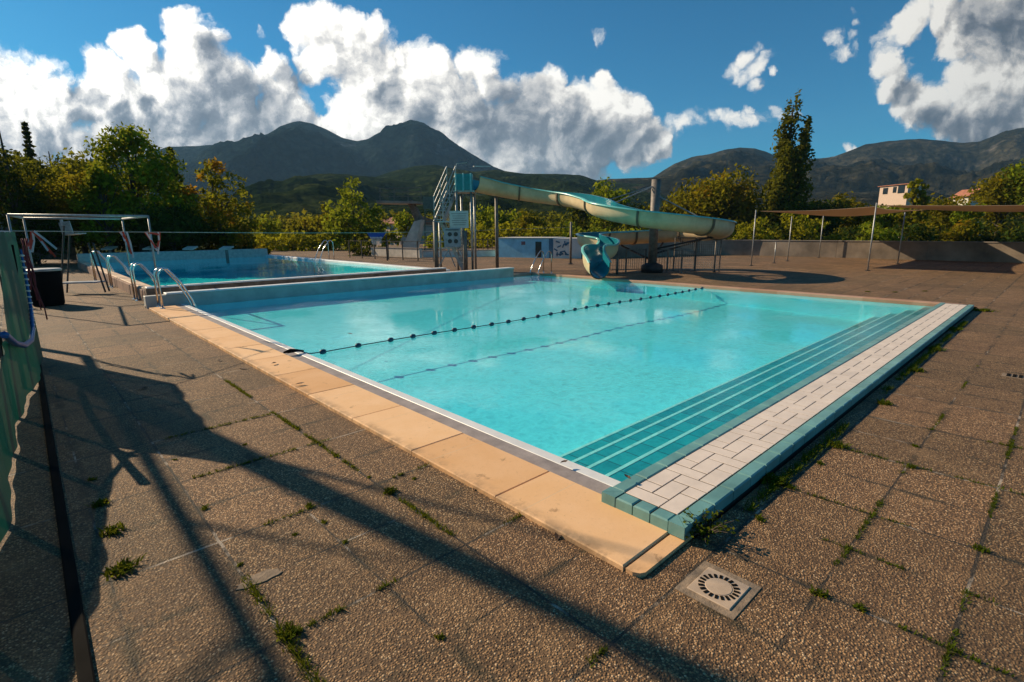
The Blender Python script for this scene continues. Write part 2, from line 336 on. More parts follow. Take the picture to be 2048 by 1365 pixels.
def pool_floor_mat(name, ca, cb):
    m, q, o = newmat(name); g, x, y, z = world_xy(q)
    wv = q.v('MULTIPLY', q.v('SUBTRACT', q.noise(g, 1.6, 3, .6, out=1), (.5, .5, .5)), (.25, .25, 0))
    c = q.mix(q.lin(q.noise(g, .35, 3, .5), .3, .7), ca, cb)
    c = q.mix(q.ss(q.noise(g, 3, 5, .7), .55, .75, 0, .12), c, tuple(v*.7 for v in ca))
    b = q.n('ShaderNodeBsdfDiffuse', {}, Color=c)
    m.node_tree.links.new(b.outputs[0], o.inputs[0]); return m
FLOOR = pool_floor_mat('pool_paint', (.30, .82, .90), (.38, .90, .96))
FLOOR2 = pool_floor_mat('deep_pool_paint', (.16, .84, .90), (.18, .88, .94))
def step_mat(name, col, col2):
    m, q, o = newmat(name); g, x, y, z = world_xy(q)
    t = q.m('FRACT', q.m('DIVIDE', x, .245)); d = q.m('MULTIPLY', q.m('MINIMUM', t, q.m('SUBTRACT', 1., t)), .245)
    cell = q.n('ShaderNodeTexWhiteNoise', dict(noise_dimensions='1D'), W=q.m('FLOOR', q.m('DIVIDE', x, .245))).outputs[0]
    c = q.mix(cell, col, col2); c = q.mix(q.ss(d, .008, .003), c, (.04, .12, .12))
    b = q.n('ShaderNodeBsdfPrincipled', {}, Base_Color=c, Roughness=.5); m.node_tree.links.new(b.outputs[0], o.inputs[0]); return m
STEPT = step_mat('step_tile', (.025, .30, .34), (.04, .40, .43))
NOSE = pbr('step_nosing', (.80, .90, .84), .5, var=.06)

def water_mat(name, tint, bs=.12, ior=1.28):
    m, q, o = newmat(name); g, x, y, z = world_xy(q)
    calm = q.m('MULTIPLY', q.ss(q.noise(g, .45, 3, .55), .40, .64, .10, 1.), q.lin(q.m('ADD', x, q.m('MULTIPLY', y, 1.2)), 5., 14., 3.2, 1.))
    w1 = q.noise(g, 26, 3, .6); w2 = q.noise(g, 6, 3, .5); w3 = q.noise(g, 75, 2, .5)
    h = q.m('ADD', q.m('MULTIPLY', w1, .42), q.m('ADD', q.m('MULTIPLY', w2, .35), q.m('MULTIPLY', w3, .16)))
    bn = q.n('ShaderNodeBump', {}, Strength=q.m('MULTIPLY', calm, bs), Distance=.05, Height=h)
    fr = q.n('ShaderNodeFresnel', {}, IOR=ior); m.node_tree.links.new(bn.outputs[0], fr.inputs['Normal'])
    gl = q.n('ShaderNodeBsdfGlossy', {}, Color=(1, 1, 1, 1), Roughness=.03); m.node_tree.links.new(bn.outputs[0], gl.inputs['Normal'])
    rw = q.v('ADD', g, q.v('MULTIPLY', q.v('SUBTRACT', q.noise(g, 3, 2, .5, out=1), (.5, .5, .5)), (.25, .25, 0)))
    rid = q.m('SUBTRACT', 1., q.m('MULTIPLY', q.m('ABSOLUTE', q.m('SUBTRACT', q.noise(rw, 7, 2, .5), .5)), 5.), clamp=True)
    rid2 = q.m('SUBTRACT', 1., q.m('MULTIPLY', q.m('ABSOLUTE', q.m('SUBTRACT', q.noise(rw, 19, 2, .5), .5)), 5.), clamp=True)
    caustic_tint = q.m('ADD', q.m('MULTIPLY', rid, .55), q.m('MULTIPLY', rid2, .45))                # bright and dark caustic bands painted into the water tint
    lo = tuple(c*.80 for c in tint); tr = q.n('ShaderNodeBsdfTransparent', {}, Color=q.mix(caustic_tint, lo, tuple(min(1, c*1.05) for c in tint)))
    front = q.m('SUBTRACT', 1., q.n('ShaderNodeNewGeometry').outputs['Backfacing'])   # light leaving the water is not mirrored back
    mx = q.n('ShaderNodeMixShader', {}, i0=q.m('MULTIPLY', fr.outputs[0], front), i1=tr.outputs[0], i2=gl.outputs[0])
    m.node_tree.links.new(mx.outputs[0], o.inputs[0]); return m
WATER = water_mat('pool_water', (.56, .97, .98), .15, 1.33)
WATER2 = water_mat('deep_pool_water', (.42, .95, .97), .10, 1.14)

def ground_mat():
    m, q, o = newmat('dry_grass_ground'); g, x, y, z = world_xy(q)
    c = q.ramp(q.noise(g, .08, 6, .65), [(.3, (.03, .04, .015)), (.5, (.06, .06, .022)), (.7, (.10, .08, .04))])
    b = q.n('ShaderNodeBsdfDiffuse', {}, Color=c); m.node_tree.links.new(b.outputs[0], o.inputs[0]); return m
def hill_mat(name, stops, rock, rs, sc, rlo=.55, rhi=.7, bump=.6, bd=8):
    m, q, o = newmat(name); g = q.n('ShaderNodeNewGeometry').outputs['Position']
    vo = q.n('ShaderNodeTexVoronoi', {}, Vector=g, Scale=sc*6).outputs['Distance']
    f = q.m('ADD', q.m('MULTIPLY', q.noise(g, sc, 8, .65), .8), q.m('MULTIPLY', q.noise(g, sc*9, 5, .7), .2))
    c = q.ramp(f, stops)
    c = q.mix(q.m('MULTIPLY', q.ss(q.noise(g, rs, 8, .7), rlo, rhi), .8), c, rock)
    c = q.mix(q.ss(vo, .2, .75, 0, .5), c, tuple(v*.4 for v in stops[0][1]))
    b = q.n('ShaderNodeBsdfDiffuse', {}, Color=c)
    bn = q.n('ShaderNodeBump', {}, Strength=bump, Distance=bd, Height=q.m('SUBTRACT', q.noise(g, sc*5, 8, .7), q.m('MULTIPLY', vo, .5)))
    m.node_tree.links.new(bn.outputs[0], b.inputs['Normal'])
    m.node_tree.links.new(b.outputs[0], o.inputs[0]); return m

# ------------------------------------------------------------------ mesh helpers
class MB:
    def __init__(s): s.v = []; s.f = []
    def add(s, vs, fs):
        n = len(s.v); s.v += [tuple(p) for p in vs]; s.f += [tuple(i+n for i in f) for f in fs]; return s
    def box(s, x0, x1, y0, y1, z0, z1):
        return s.add([(x0,y0,z0),(x1,y0,z0),(x1,y1,z0),(x0,y1,z0),(x0,y0,z1),(x1,y0,z1),(x1,y1,z1),(x0,y1,z1)],
                     [(0,3,2,1),(4,5,6,7),(0,1,5,4),(1,2,6,5),(2,3,7,6),(3,0,4,7)])
    def cbox(s, x0, x1, y0, y1, z0, z1, b=.004):   # box with chamfered top edges
        v = [(x0,y0,z0),(x1,y0,z0),(x1,y1,z0),(x0,y1,z0),(x0,y0,z1-b),(x1,y0,z1-b),(x1,y1,z1-b),(x0,y1,z1-b),
             (x0+b,y0+b,z1),(x1-b,y0+b,z1),(x1-b,y1-b,z1),(x0+b,y1-b,z1)]
        return s.add(v, [(0,1,5,4),(1,2,6,5),(2,3,7,6),(3,0,4,7),(4,5,9,8),(5,6,10,9),(6,7,11,10),(7,4,8,11),(8,9,10,11),(0,3,2,1)])
    def obox(s, c, ax, ay, az):                   # centre, half axes
        c, ax, ay, az = map(Vector, (c, ax, ay, az)); v = [c+i*ax+j*ay+k*az for k in (-1,1) for j in (-1,1) for i in (-1,1)]
        return s.add(v, [(0,2,3,1),(4,5,7,6),(0,1,5,4),(1,3,7,5),(3,2,6,7),(2,0,4,6)])
    def bar(s, a, b, w, h=None, upv=(0,0,1)):
        a, b = Vector(a), Vector(b); d = b-a; L = d.length; d.normalize(); h = h or w
        u = Vector(upv); sx = d.cross(u)
        if sx.length < 1e-3: sx = d.cross(Vector((1,0,0)))
        sx.normalize(); uu = sx.cross(d)
        return s.obox((a+b)/2, d*L/2, sx*w/2, uu*h/2)
    def tube(s, pts, r, n=8, cap=True):
        P = [Vector(p) for p in pts]; m = len(P); rr = r if isinstance(r, (list, tuple)) else [r]*m
        base = len(s.v); prev = None
        for i, p in enumerate(P):
            t = (P[min(i+1, m-1)]-P[max(i-1, 0)]).normalized()
            if prev is None:
                a = t.cross(Vector((0,0,1)))
                if a.length < .05: a = t.cross(Vector((1,0,0)))
            else: a = prev - t*prev.dot(t)
            a.normalize(); prev = a; b = t.cross(a)
            for k in range(n):
                an = 2*math.pi*k/n; q = p+(a*math.cos(an)+b*math.sin(an))*rr[i]; s.v.append(tuple(q))
        for i in range(m-1):
            for k in range(n):
                k2 = (k+1) % n; s.f.append((base+i*n+k, base+i*n+k2, base+(i+1)*n+k2, base+(i+1)*n+k))
        if cap: s.f.append(tuple(base+k for k in range(n))[::-1]); s.f.append(tuple(base+(m-1)*n+k for k in range(n)))
        return s
    def lathe(s, c, prof, n=20):
        c = Vector(c); pts = [c+Vector((0,0,z)) for z, r in prof]; base = len(s.v)
        for z, r in prof:
            for k in range(n): a = 2*math.pi*k/n; s.v.append((c.x+r*math.cos(a), c.y+r*math.sin(a), c.z+z))
        m = len(prof)
        for i in range(m-1):
            for k in range(n): k2=(k+1)%n; s.f.append((base+i*n+k, base+i*n+k2, base+(i+1)*n+k2, base+(i+1)*n+k))
        s.f.append(tuple(base+k for k in range(n))[::-1]); s.f.append(tuple(base+(m-1)*n+k for k in range(n))); return s
    def quad(s, a, b, c, d): return s.add([a,b,c,d], [(0,1,2,3)])
    def build(s, name, mat, parent=None, smooth=False):
        me = bpy.data.meshes.new(name); me.from_pydata(s.v, [], s.f); me.materials.append(mat)
        if smooth: me.polygons.foreach_set('use_smooth', [True]*len(me.polygons))
        o = bpy.data.objects.new(name, me); COL.objects.link(o)
        if parent:
            o.parent = parent; o.matrix_parent_inverse = parent.matrix_basis.inverted()
        return o
def npmesh(name, V, F, mat, parent=None, smooth=False):    # V (n,3) and F (m,k) numpy
    me = bpy.data.meshes.new(name); k = F.shape[1]
    me.vertices.add(len(V)); me.vertices.foreach_set('co', V.astype(np.float32).ravel())
    me.loops.add(F.size); me.loops.foreach_set('vertex_index', F.astype(np.int32).ravel())
    me.polygons.add(len(F)); me.polygons.foreach_set('loop_start', np.arange(0, F.size, k, dtype=np.int32))
    me.polygons.foreach_set('loop_total', np.full(len(F), k, dtype=np.int32))
    me.update(calc_edges=True); me.materials.append(mat)
    if smooth: me.polygons.foreach_set('use_smooth', [True]*len(F))
    o = bpy.data.objects.new(name, me); COL.objects.link(o)
    if parent: o.parent = parent; o.matrix_parent_inverse = parent.matrix_basis.inverted()
    return o
def thing(name, loc, label, cat, group=None):
    o = bpy.data.objects.new(name, None); COL.objects.link(o); o.location = loc; o.empty_display_size = .3
    bpy.context.view_layer.update() if False else None
    o.matrix_basis = Matrix.Translation(Vector(loc))
    o['label'] = label; o['category'] = cat
    if group: o['group'] = group
    return o
def tag(o, label, cat, group=None):
    o['label'] = label; o['category'] = cat
    if group: o['group'] = group
    return o
def struct(o, kind='structure', label=None):
    o['kind'] = kind
    if label: o['label'] = label
    return o
def dup(root, loc, label, rot=None):                       # copy of a thing with its parts and sub-parts
    r = root.copy(); COL.objects.link(r); r.location = loc; r['label'] = label
    if rot is not None: r.rotation_euler = (0, 0, rot)
    for ch in list(root.children):
        c = ch.copy(); COL.objects.link(c); c.parent = r
        for g_ in list(ch.children):
            d = g_.copy(); COL.objects.link(d); d.parent = c
    return r

# ------------------------------------------------------------------ noise for terrain
def vnoise(x, y, seed):
    xi = np.floor(x).astype(np.int64); yi = np.floor(y).astype(np.int64); xf = x-xi; yf = y-yi
    def h(a, b):
        n = (a*374761393 + b*668265263 + seed*974711) & 0x7fffffff; n = ((n ^ (n >> 13))*1274126177) & 0x7fffffff
        return ((n ^ (n >> 16)) & 0xffff)/65535.
    u = xf*xf*(3-2*xf); v = yf*yf*(3-2*yf)
    return (h(xi, yi)*(1-u)+h(xi+1, yi)*u)*(1-v)+(h(xi, yi+1)*(1-u)+h(xi+1, yi+1)*u)*v
def fbm(x, y, seed, o=5, ridge=False):
    s = 0; a = .5; t = 0
    for i in range(o):
        n = vnoise(x*2**i, y*2**i, seed+i)
        if ridge: n = 1-abs(2*n-1)
        s = s+a*n; t += a; a *= .58
    return s/t

# ------------------------------------------------------------------ setting
g0 = 1700.
struct(npmesh('ground', np.array([[-g0,-g0,-.7],[g0,-g0,-.7],[g0,g0,-.7],[-g0,g0,-.7]]), np.array([[0,1,2,3]]), ground_mat()))
WX0, WX1, WY0, WY1 = 2.70, 14.22, 1.72, 13.92
dk = MB()
XA, XB = 1.96, 14.50
for (x0, x1, y0, y1) in ((-9, XA, -9, 55), (XA, XB, -9, 1.18), (XB, 40, -20, 55), (XA, XB, 14.16, 14.92), (XA, 2.14, 14.92, 33.1), (11.1, XB, 14.92, 55), (XA, 11.1, 33.1, 55)):
    dk.quad((x0,y0,0),(x1,y0,0),(x1,y1,0),(x0,y1,0))
for a, b in (((-9,-9),(XB,-9)),((XB,-20),(40,-20)),((40,-20),(40,55)),((40,55),(-9,55)),((-9,55),(-9,-9)),((XB,-9),(XB,-20))):
    dk.quad((*a,-.7),(*b,-.7),(*b,0),(*a,0))
struct(dk.build('deck', DECK))

# ---- main pool
pool = thing('swimming_pool', (8, 7.5, 0), 'large turquoise swimming pool with ochre coping in front', 'swimming pool')
def sloped(m):
    m.v = [(x, y, z-(.022*(1-(y-1.19)/12.4) if z > 0 else 0)) for x, y, z in m.v]; return m
cpm = MB(); yc = 1.287
while yc < 13.5: yn = min(yc+.95, 13.55); cpm.cbox(1.95, 2.45, yc, yn-.004, -.2, .052+random.uniform(-.0015,.0015), .006); yc = yn
sloped(cpm).build('coping', ORANGE, pool)
m = MB(); zq = .020; P = [(2.46,1.275),(1.955,1.275),(1.955,1.235),(1.972,1.205),(2.0,1.19),(2.46,1.19)]
m.add([(x,y,-.1) for x,y in P]+[(x,y,zq) for x,y in P], [tuple(range(6,12))]+[(i,(i+1)%6,6+(i+1)%6,6+i) for i in range(6)]); m.build('end_slab', ORANGE, pool)
sloped(MB().box(2.455, 2.60, 1.6, 13.6, -.2, .034)).build('gutter', GUTTER, pool)
sloped(MB().cbox(2.60, 2.70, 1.70, 13.9, -.5, .036, .006)).build('pool_edge', WHITE, pool)
MB().cbox(1.95, 14.5, 14.0, 14.16, -.6, .045, .01).build('coping', CONC, pool)
MB().cbox(1.96, 13.2, 13.92, 14.15, -.6, .26, .01).build('end_wall', WALLW, pool)
MB().cbox(2.36, 13.22, 13.895, 14.2, .262, .30, .012).build('wall_coping', WHITE, pool)
MB().cbox(WX1, XB, 1.4, 14.3, -.6, .045, .012).build('coping', coping_mat('pink_coping', (.42, .24, .16), (.50, .31, .21)), pool)
fl = MB()
def floor_z(y): return -.50 + (y-2.9)*(.30/11.0)
n = 24
for i in range(n):
    a = 2.9+(WY1-2.9)*i/n; b = 2.9+(WY1-2.9)*(i+1)/n
    fl.quad((WX0,a,floor_z(a)),(WX1,a,floor_z(a)),(WX1,b,floor_z(b)),(WX0,b,floor_z(b)))
fl.quad((WX0+.002,1.7,-.6),(WX0+.002,13.9,-.6),(WX0+.002,13.9,-.005),(WX0+.002,1.7,-.005))
fl.quad((WX1-.002,1.7,-.6),(WX1-.002,13.9,-.6),(WX1-.002,13.9,-.035),(WX1-.002,1.7,-.035))
fl.quad((WX0,WY1-.003,-.6),(WX1,WY1-.003,-.6),(WX1,WY1-.003,-.045),(WX0,WY1-.003,-.045))
fl.build('basin', FLOOR, pool)
tz = [-.05, -.15, -.26, -.37]; yy = 1.73
for k, z in enumerate(tz):
    y1 = yy+.30
    st = MB().box(WX0, WX1, yy, y1-.032, -.6, z).build('step', STEPT, pool)
    MB().box(WX0, WX1, y1-.0315, y1, -.6, z+.003).build('nosing', NOSE, st)
    yy = y1
# tiled ledge
led = MB().box(2.385, 14.0, 1.20, 1.73, -.2, .0885).build('tiled_ledge', JOINT, pool)
rim = MB(); L0, L1, B0, B1 = 2.37, 14.0, 1.19, 1.74; rw = .10; gp = .0035; zt0, zt1 = .024, .096
def rimtile(x0, x1, y0, y1): rim.cbox(x0+gp, x1-gp, y0+gp, y1-gp, zt0, zt1, .008)
x = L0+rw
while x < L1-.05:
    x2 = min(x+.247, L1); rimtile(x, x2, B0, B0+rw); rimtile(x, x2, B1-rw, B1); x = x2
yb = [B0+rw, B0+rw+.115, B0+rw+.23, B1-rw]
for a, b in zip(yb, yb[1:]): rimtile(L0, L0+rw, a, b)
for (cx, cy, sx, sy) in ((L0, B0, 1, 1), (L0, B1, 1, -1)):    # mitred corners
    for tri in (((0,0),(rw,0),(rw,rw)), ((0,0),(rw,rw),(0,rw))):
        P = [Vector((cx+sx*p[0], cy+sy*p[1], 0)) for p in tri]; c = sum(P, Vector())/3
        P = [c+(p-c)*.955 for p in P]
        if sx*sy < 0: P = P[::-1]
        rim.add([(p.x,p.y,zt0) for p in P]+[(p.x,p.y,zt1) for p in P], [(2,1,0),(3,4,5),(0,1,4,3),(1,2,5,4),(2,0,3,5)])
rim.build('rim_tiles', TEALT, led)
# herringbone white tiles
hb = MB(); cs = (B1-B0-2*rw)/3; X0 = L0+rw; Y0 = B0+rw; nx = int((L1-X0)/cs)
for i in range(-3, nx+1):
    for j in range(-2, 4):
        f = (i-j) % 4
        if f == 0: r = (i, i+2, j, j+1)
        elif f == 3: r = (i, i+1, j, j+2)
        else: continue
        a, b, c, d = max(r[0], 0), min(r[1], nx), max(r[2], 0), min(r[3], 3)
        if b <= a or d <= c: continue
        hb.cbox(X0+a*cs+.0052, X0+b*cs-.0052, Y0+c*cs+.0036, Y0+d*cs-.0036, .07, .0925+random.uniform(-.0008, .0008), .0015)
hb.build('white_tiles', WHITET, led)
struct(MB().quad((WX0,WY0,-.028),(WX1,WY0,-.028),(WX1,WY1,-.028),(WX0,WY1,-.028)).build('water', WATER))

# ---- diving pool behind
dp = thing('diving_pool', (6.5, 24, 0), 'raised turquoise diving pool behind the low brown stone kerb', 'swimming pool')
DX0, DX1, DY0, DY1 = 2.45, 10.75, 15.15, 32.6
k1 = MB().cbox(2.14, 10.9, 14.92, 15.14, -.2, .34, .01).build('stone_kerb', STONE, dp)
MB().cbox(2.16, 10.9, 14.90, 15.16, .342, .375, .01).build('kerb_coping', WHITE, k1)
k2 = MB().cbox(2.14, 2.44, 15.165, 32.8, -.2, .27, .01).build('stone_kerb', pbr('reddish_stone', (.30, .17, .12), .85, var=.2, scale=4, bump=.4, bscale=18), dp)
MB().cbox(2.2, 2.46, 15.17, 32.8, .272, .30, .01).build('kerb_coping', pbr('ochre_kerb', (.66, .46, .30), .7, var=.1), k2)
MB().cbox(10.74, 11.1, 14.95, 32.8, -.2, .30, .01).build('pool_edge', WHITE, dp)
MB().cbox(2.2, 10.9, 32.6, 33.1, -.4, .66, .02).build('end_wall', pbr('grey_blue_wall', (.56, .52, .44), .6, var=.12), dp)
b = MB(); zb = -.45
b.quad((DX0,DY0,zb),(DX1,DY0,zb),(DX1,DY1,zb),(DX0,DY1,zb))
b.quad((DX0,DY1-.003,zb),(DX1,DY1-.003,zb),(DX1,DY1-.003,.2),(DX0,DY1-.003,.2)); b.quad((DX0+.022,DY0,zb),(DX0+.022,DY1,zb),(DX0+.022,DY1,.2),(DX0+.022,DY0,.2))
b.quad((DX1-.02,DY0,zb),(DX1-.02,DY1,zb),(DX1-.02,DY1,.2),(DX1-.02,DY0,.2)); b.quad((DX0,DY0+.022,zb),(DX1,DY0+.022,zb),(DX1,DY0+.022,.2),(DX0,DY0+.022,.2))
b.build('basin', FLOOR2, dp)
struct(MB().quad((DX0,DY0,.215),(DX1,DY0,.215),(DX1,DY1,.215),(DX0,DY1,.215)).build('water', WATER2))

# ---- lane rope on the pool
lr = thing('lane_rope', (2.7, 6.97, 0), 'dark lane rope with small floats stretched across the main pool', 'lane rope')
pts = [(2.46, 7.0, .06), (2.62, 7.0, .06), (2.75, 7.0, .0)]+[(2.75+(14.2-2.75)*i/40, 7.0+.05*math.sin(i*.35), -.012) for i in range(1, 41)]
MB().tube(pts, .008, 5).build('rope', NAVYF, lr)
fm = None; k = 0; xs = [2.95]; 
while xs[-1] < 13.9: xs.append(xs[-1]+(.40 if len(xs) > 2 else .55))
for xx in xs:
    yk = 7.0+.05*math.sin((xx-2.75)/(14.2-2.75)*40*.35)
    if fm is None:
        o = MB().lathe((0,0,0), [(-.045,.012),(-.038,.028),(-.014,.037),(.014,.037),(.038,.028),(.045,.012)], 10).build('float', NAVYF, None, True); fm = o
    else: o = fm.copy(); COL.objects.link(o)
    o.parent = lr; o.matrix_parent_inverse = lr.matrix_basis.inverted(); o.rotation_euler = (0, R_(90), R_(random.uniform(-12, 12))); o.location = (xx, yk, -.008)
MB().tube([(2.42,7.03,.065),(2.50,6.99,.085),(2.58,7.02,.07),(2.68,7.0,.05)], [.012,.028,.022,.012], 7).build('hook', BLACK, lr)

# ---- deck details
dr = thing('drain_cover', (2.15, .90, 0), 'square beige drain cover with a ring of slots near the pool corner', 'drain cover')
rot = R_(-6)
fr = MB().box(2.015, 2.315, .765, 1.045, -.02, .004).build('surround', MORTAR, dr)
pl = MB().cbox(2.055, 2.275, .80, 1.005, -.01, .010, .003).build('plate', DRAINM, dr)
sl_ = MB()
for k in range(20):
    a = 2*math.pi*k/20; c = Vector((2.165+.078*math.cos(a), .9025+.078*math.sin(a), .0115)); rd = Vector((math.cos(a), math.sin(a), 0)); tn = Vector((-math.sin(a), math.cos(a), 0))
    sl_.obox(c, rd*.013, tn*.0065, (0,0,.0012))
sl_.build('slots', BLACK, pl)
MB().lathe((2.165,.9025,.009), [(0,.060),(.003,.058),(.0035,.0)], 28).build('disc', DRAINM, pl)
gr = thing('channel_grate', (8.0, .1, 0), 'black slotted channel grating set in the deck at the right edge', 'drain grate')
MB().box(7.88, 8.06, -.6, .34, -.02, .004).build('frame', MORTAR, gr)
s_ = MB()
for k in range(18): s_.box(7.90, 8.04, -.58+k*.05, -.58+k*.05+.03, -.01, .010)
s_.build('bars', BLACK, gr)
def blotch(name, c, rx, ry, mat, z, label, cat, seed, n=22):
    rs = random.Random(seed); pts = []
    for k in range(n):
        a = 2*math.pi*k/n; r = 1+rs.uniform(-.22, .18)+.12*math.sin(3*a+seed)
        pts.append((c[0]+rx*r*math.cos(a), c[1]+ry*r*math.sin(a)))
    m = MB(); m.add([(x,y,-.01) for x,y in pts]+[(x,y,z) for x,y in pts], [tuple(range(n,2*n))]+[(i,(i+1)%n,n+(i+1)%n,n+i) for i in range(n)])
    return tag(m.build(name, mat), label, cat)
p = gnd(520,1157); blotch('mortar_patch', p, .10, .045, MORTAR, .005, 'pale mortar patch in the aggregate deck left of the pool', 'patch', 3)
tag(MB().cbox(-.085,-.035,-2,14.,-.02,.022,.006).build('dark_strip', BLACK), 'dark strip on the deck beside the green screen', 'edging strip').rotation_euler = (0,0,R_(-.5))  # narrow black strip standing slightly above the deck
# weeds in the joints
def tuft(seed, n, h, r):
    rs = np.random.default_rng(seed); V = []; F = []
    for i in range(n):
        a = rs.uniform(0, 2*math.pi); b0 = rs.normal(0, r*.45, 2); hh = h*rs.uniform(.4, 1); ln = rs.uniform(.3, 1.1)*hh; wd = .003+.004*rs.random()
        d = np.array([math.cos(a), math.sin(a)]); s = np.array([-d[1], d[0]])*wd
        p0 = np.array([*b0, 0]); p1 = np.array([*(b0+d*ln*.4), hh*.7]); p2 = np.array([*(b0+d*ln), hh])
        k = len(V); S3 = np.array([*s, 0]); V += [p0-S3, p0+S3, p1+S3*.8, p1-S3*.8, p2+S3*.15, p2-S3*.15]; F += [[k,k+1,k+2,k+3],[k+3,k+2,k+4,k+5]]
    return np.array(V), np.array(F)
proto = []
for sd_, nn, hh, rr in ((1,70,.035,.04),(2,110,.05,.06),(3,50,.025,.03)):
    me_o = npmesh('weed', *tuft(sd_, nn, hh, rr), F_WEED); proto.append(me_o.data); bpy.data.objects.remove(me_o)
weeds = [ # px, py, size, kind, label
 (595,858,1.0,0,'small green weed in the deck joint nearest the middle of the ochre coping'),
 (672,912,.9,0,'small weed in the joint just below the first coping weed'),
 (738,955,.8,2,'flat weed between two larger weeds along the coping-side joint'),
 (780,985,1.2,1,'largest green weed in the long joint beside the ochre coping'),
 (828,958,.8,2,'thin weed in a cross joint against the ochre coping'),
 (618,1013,1.1,0,'dark weed inside the broad shadow band on the left deck'),
 (648,1045,.9,2,'low weed at the lower edge of the broad shadow band'),
 (690,1085,.8,2,'tiny weed at the joint crossing below the shadow band'),
 (410,1017,1.0,0,'lone weed on open deck between the two long shadows'),
 (350,920,.8,2,'faint weed on the deck above the lone weed'),
 (490,890,.9,2,'pale weed patch in the deck left of the coping joint'),
 (580,1268,1.3,1,'bright weed tuft at the bottom of the deck left of centre'),
 (590,1070,.8,2,'thin weed strip right of the pale mortar patch'),
 (480,1130,.8,2,'thin weed strip touching the pale mortar patch'),
 (200,1010,1.2,1,'yellowish weed in the shaded joint by the screen, upper one'),
 (225,1065,1.5,1,'dark weed clump in the shaded joint by the screen, middle one'),
 (245,1140,1.8,1,'big dark weed clump in the shaded joint by the screen, lowest one'),
 (185,960,1.0,0,'small weed at the top of the shaded joint by the screen'),
 (880,1275,1.0,2,'thin weed at the bottom centre of the deck'),
 (1675,893,1.2,1,'bright weed halfway along the tiled ledge'),
 (1767,808,1.2,1,'bright weed on the ledge joint above the halfway one'),
 (1830,742,1.6,1,'wide weed in the ledge joint toward the far end'),
 (1640,928,.8,0,'small weed between the halfway weed and the near clump of the ledge'),
 (1545,965,1.5,1,'wide weed clump in the joint near the close end of the ledge'),
 (1580,975,.9,0,'small weed right beside the wide clump near the ledge'),
 (1520,1040,.9,0,'weed in the joint just right of the leafy plant'),
 (1825,935,.9,0,'weed at a slab crossing on the right deck'),
 (1830,893,.9,2,'flat weed above the slab crossing on the right deck'),
 (1640,1190,1.0,0,'weed at a slab crossing right of the drain cover'),
 (1720,1218,1.0,2,'flat weed strip right of the drain cover weeds'),
 (1960,1100,.9,0,'weed at a slab crossing near the right edge'),
 (1965,622,3.4,1,'long grass fringe at the far end of the tiled ledge'),
 (1905,660,2.2,1,'grass fringe below the far end of the tiled ledge'),
 (1870,700,1.8,1,'low grass fringe two thirds along the tiled ledge'),
 (1790,585,2.0,2,'dark weed beside the far pool coping, nearest the ledge'),
 (1735,584,2.0,2,'dark weed beside the far pool coping, second from the ledge'),
 (1850,583,2.0,2,'dark weed on the far deck behind the ledge end')]
for i, (px, py, sz, kd, lb) in enumerate(weeds):
    o = bpy.data.objects.new('weed', proto[kd]); COL.objects.link(o); o.location = gnd(px, py, .001); k_ = .62 if px < 1200 else .85; o.scale = (sz*k_, sz*k_, min(sz, 1.4)*k_*.8); o.rotation_euler = (0,0,random.uniform(0,6)); tag(o, lb, 'weed', 'weeds in the deck joints')
def joint_grass():                      # sprigs and moss that grow along the joints, nobody could count them
    r = np.random.default_rng(77); V = []; F = []
    def line(p0, p1, n, dens, h, spread):
        p0 = np.array(p0); p1 = np.array(p1); t = r.uniform(0, 1, n); P = p0+(p1-p0)*t[:, None]
        keep = fbm(P[:, 0]*2.1+40, P[:, 1]*2.1+40, 13, 4) > dens
        for q_ in P[keep]:
            m = r.integers(2, 6)
            for _ in range(m):
                b0 = q_+r.normal(0, spread, 2); a = r.uniform(0, 2*math.pi); d = np.array([math.cos(a), math.sin(a)]); hh = h*r.uniform(.3, 1.2); S3 = np.array([-d[1], d[0], 0])*r.uniform(.0015, .004)
                c0 = np.array([*b0, .001]); c1 = np.array([*(b0+d*hh*.9), hh]); k = len(V); V.extend([c0-S3, c0+S3, c1+S3*.4, c1-S3*.4]); F.append([k, k+1, k+2, k+3])
    line((2.45, 1.10), (13.9, 1.10), 1700, .44, .035, .018); line((1.53, 1.05), (1.53, 6.5), 900, .50, .022, .008); line((.58, .5), (.58, 5.5), 600, .53, .030, .012)
    for x_ in (2.48, 2.955, 3.43, 4.38, 5.33, 6.28): line((x_, -.9), (x_, 1.05), 170, .57, .016, .006)
    for y_ in (.575, .10, -.375): line((2.3, y_), (9, y_), 700, .57, .016, .006)
    for y_ in (1.05, 2.0, 2.95, 3.9, 4.85): line((.6, y_), (1.95, y_), 170, .56, .018, .006)
    line((5, -.85), (14, -.85), 300, .55, .02, .01); line((14.55, 1.3), (14.55, 14), 900, .52, .03, .02)
    o = npmesh('joint_grass', np.array(V), np.array(F), F_WEED); o['kind'] = 'stuff'; o['label'] = 'thin grass and moss growing along the deck joints'
joint_grass()
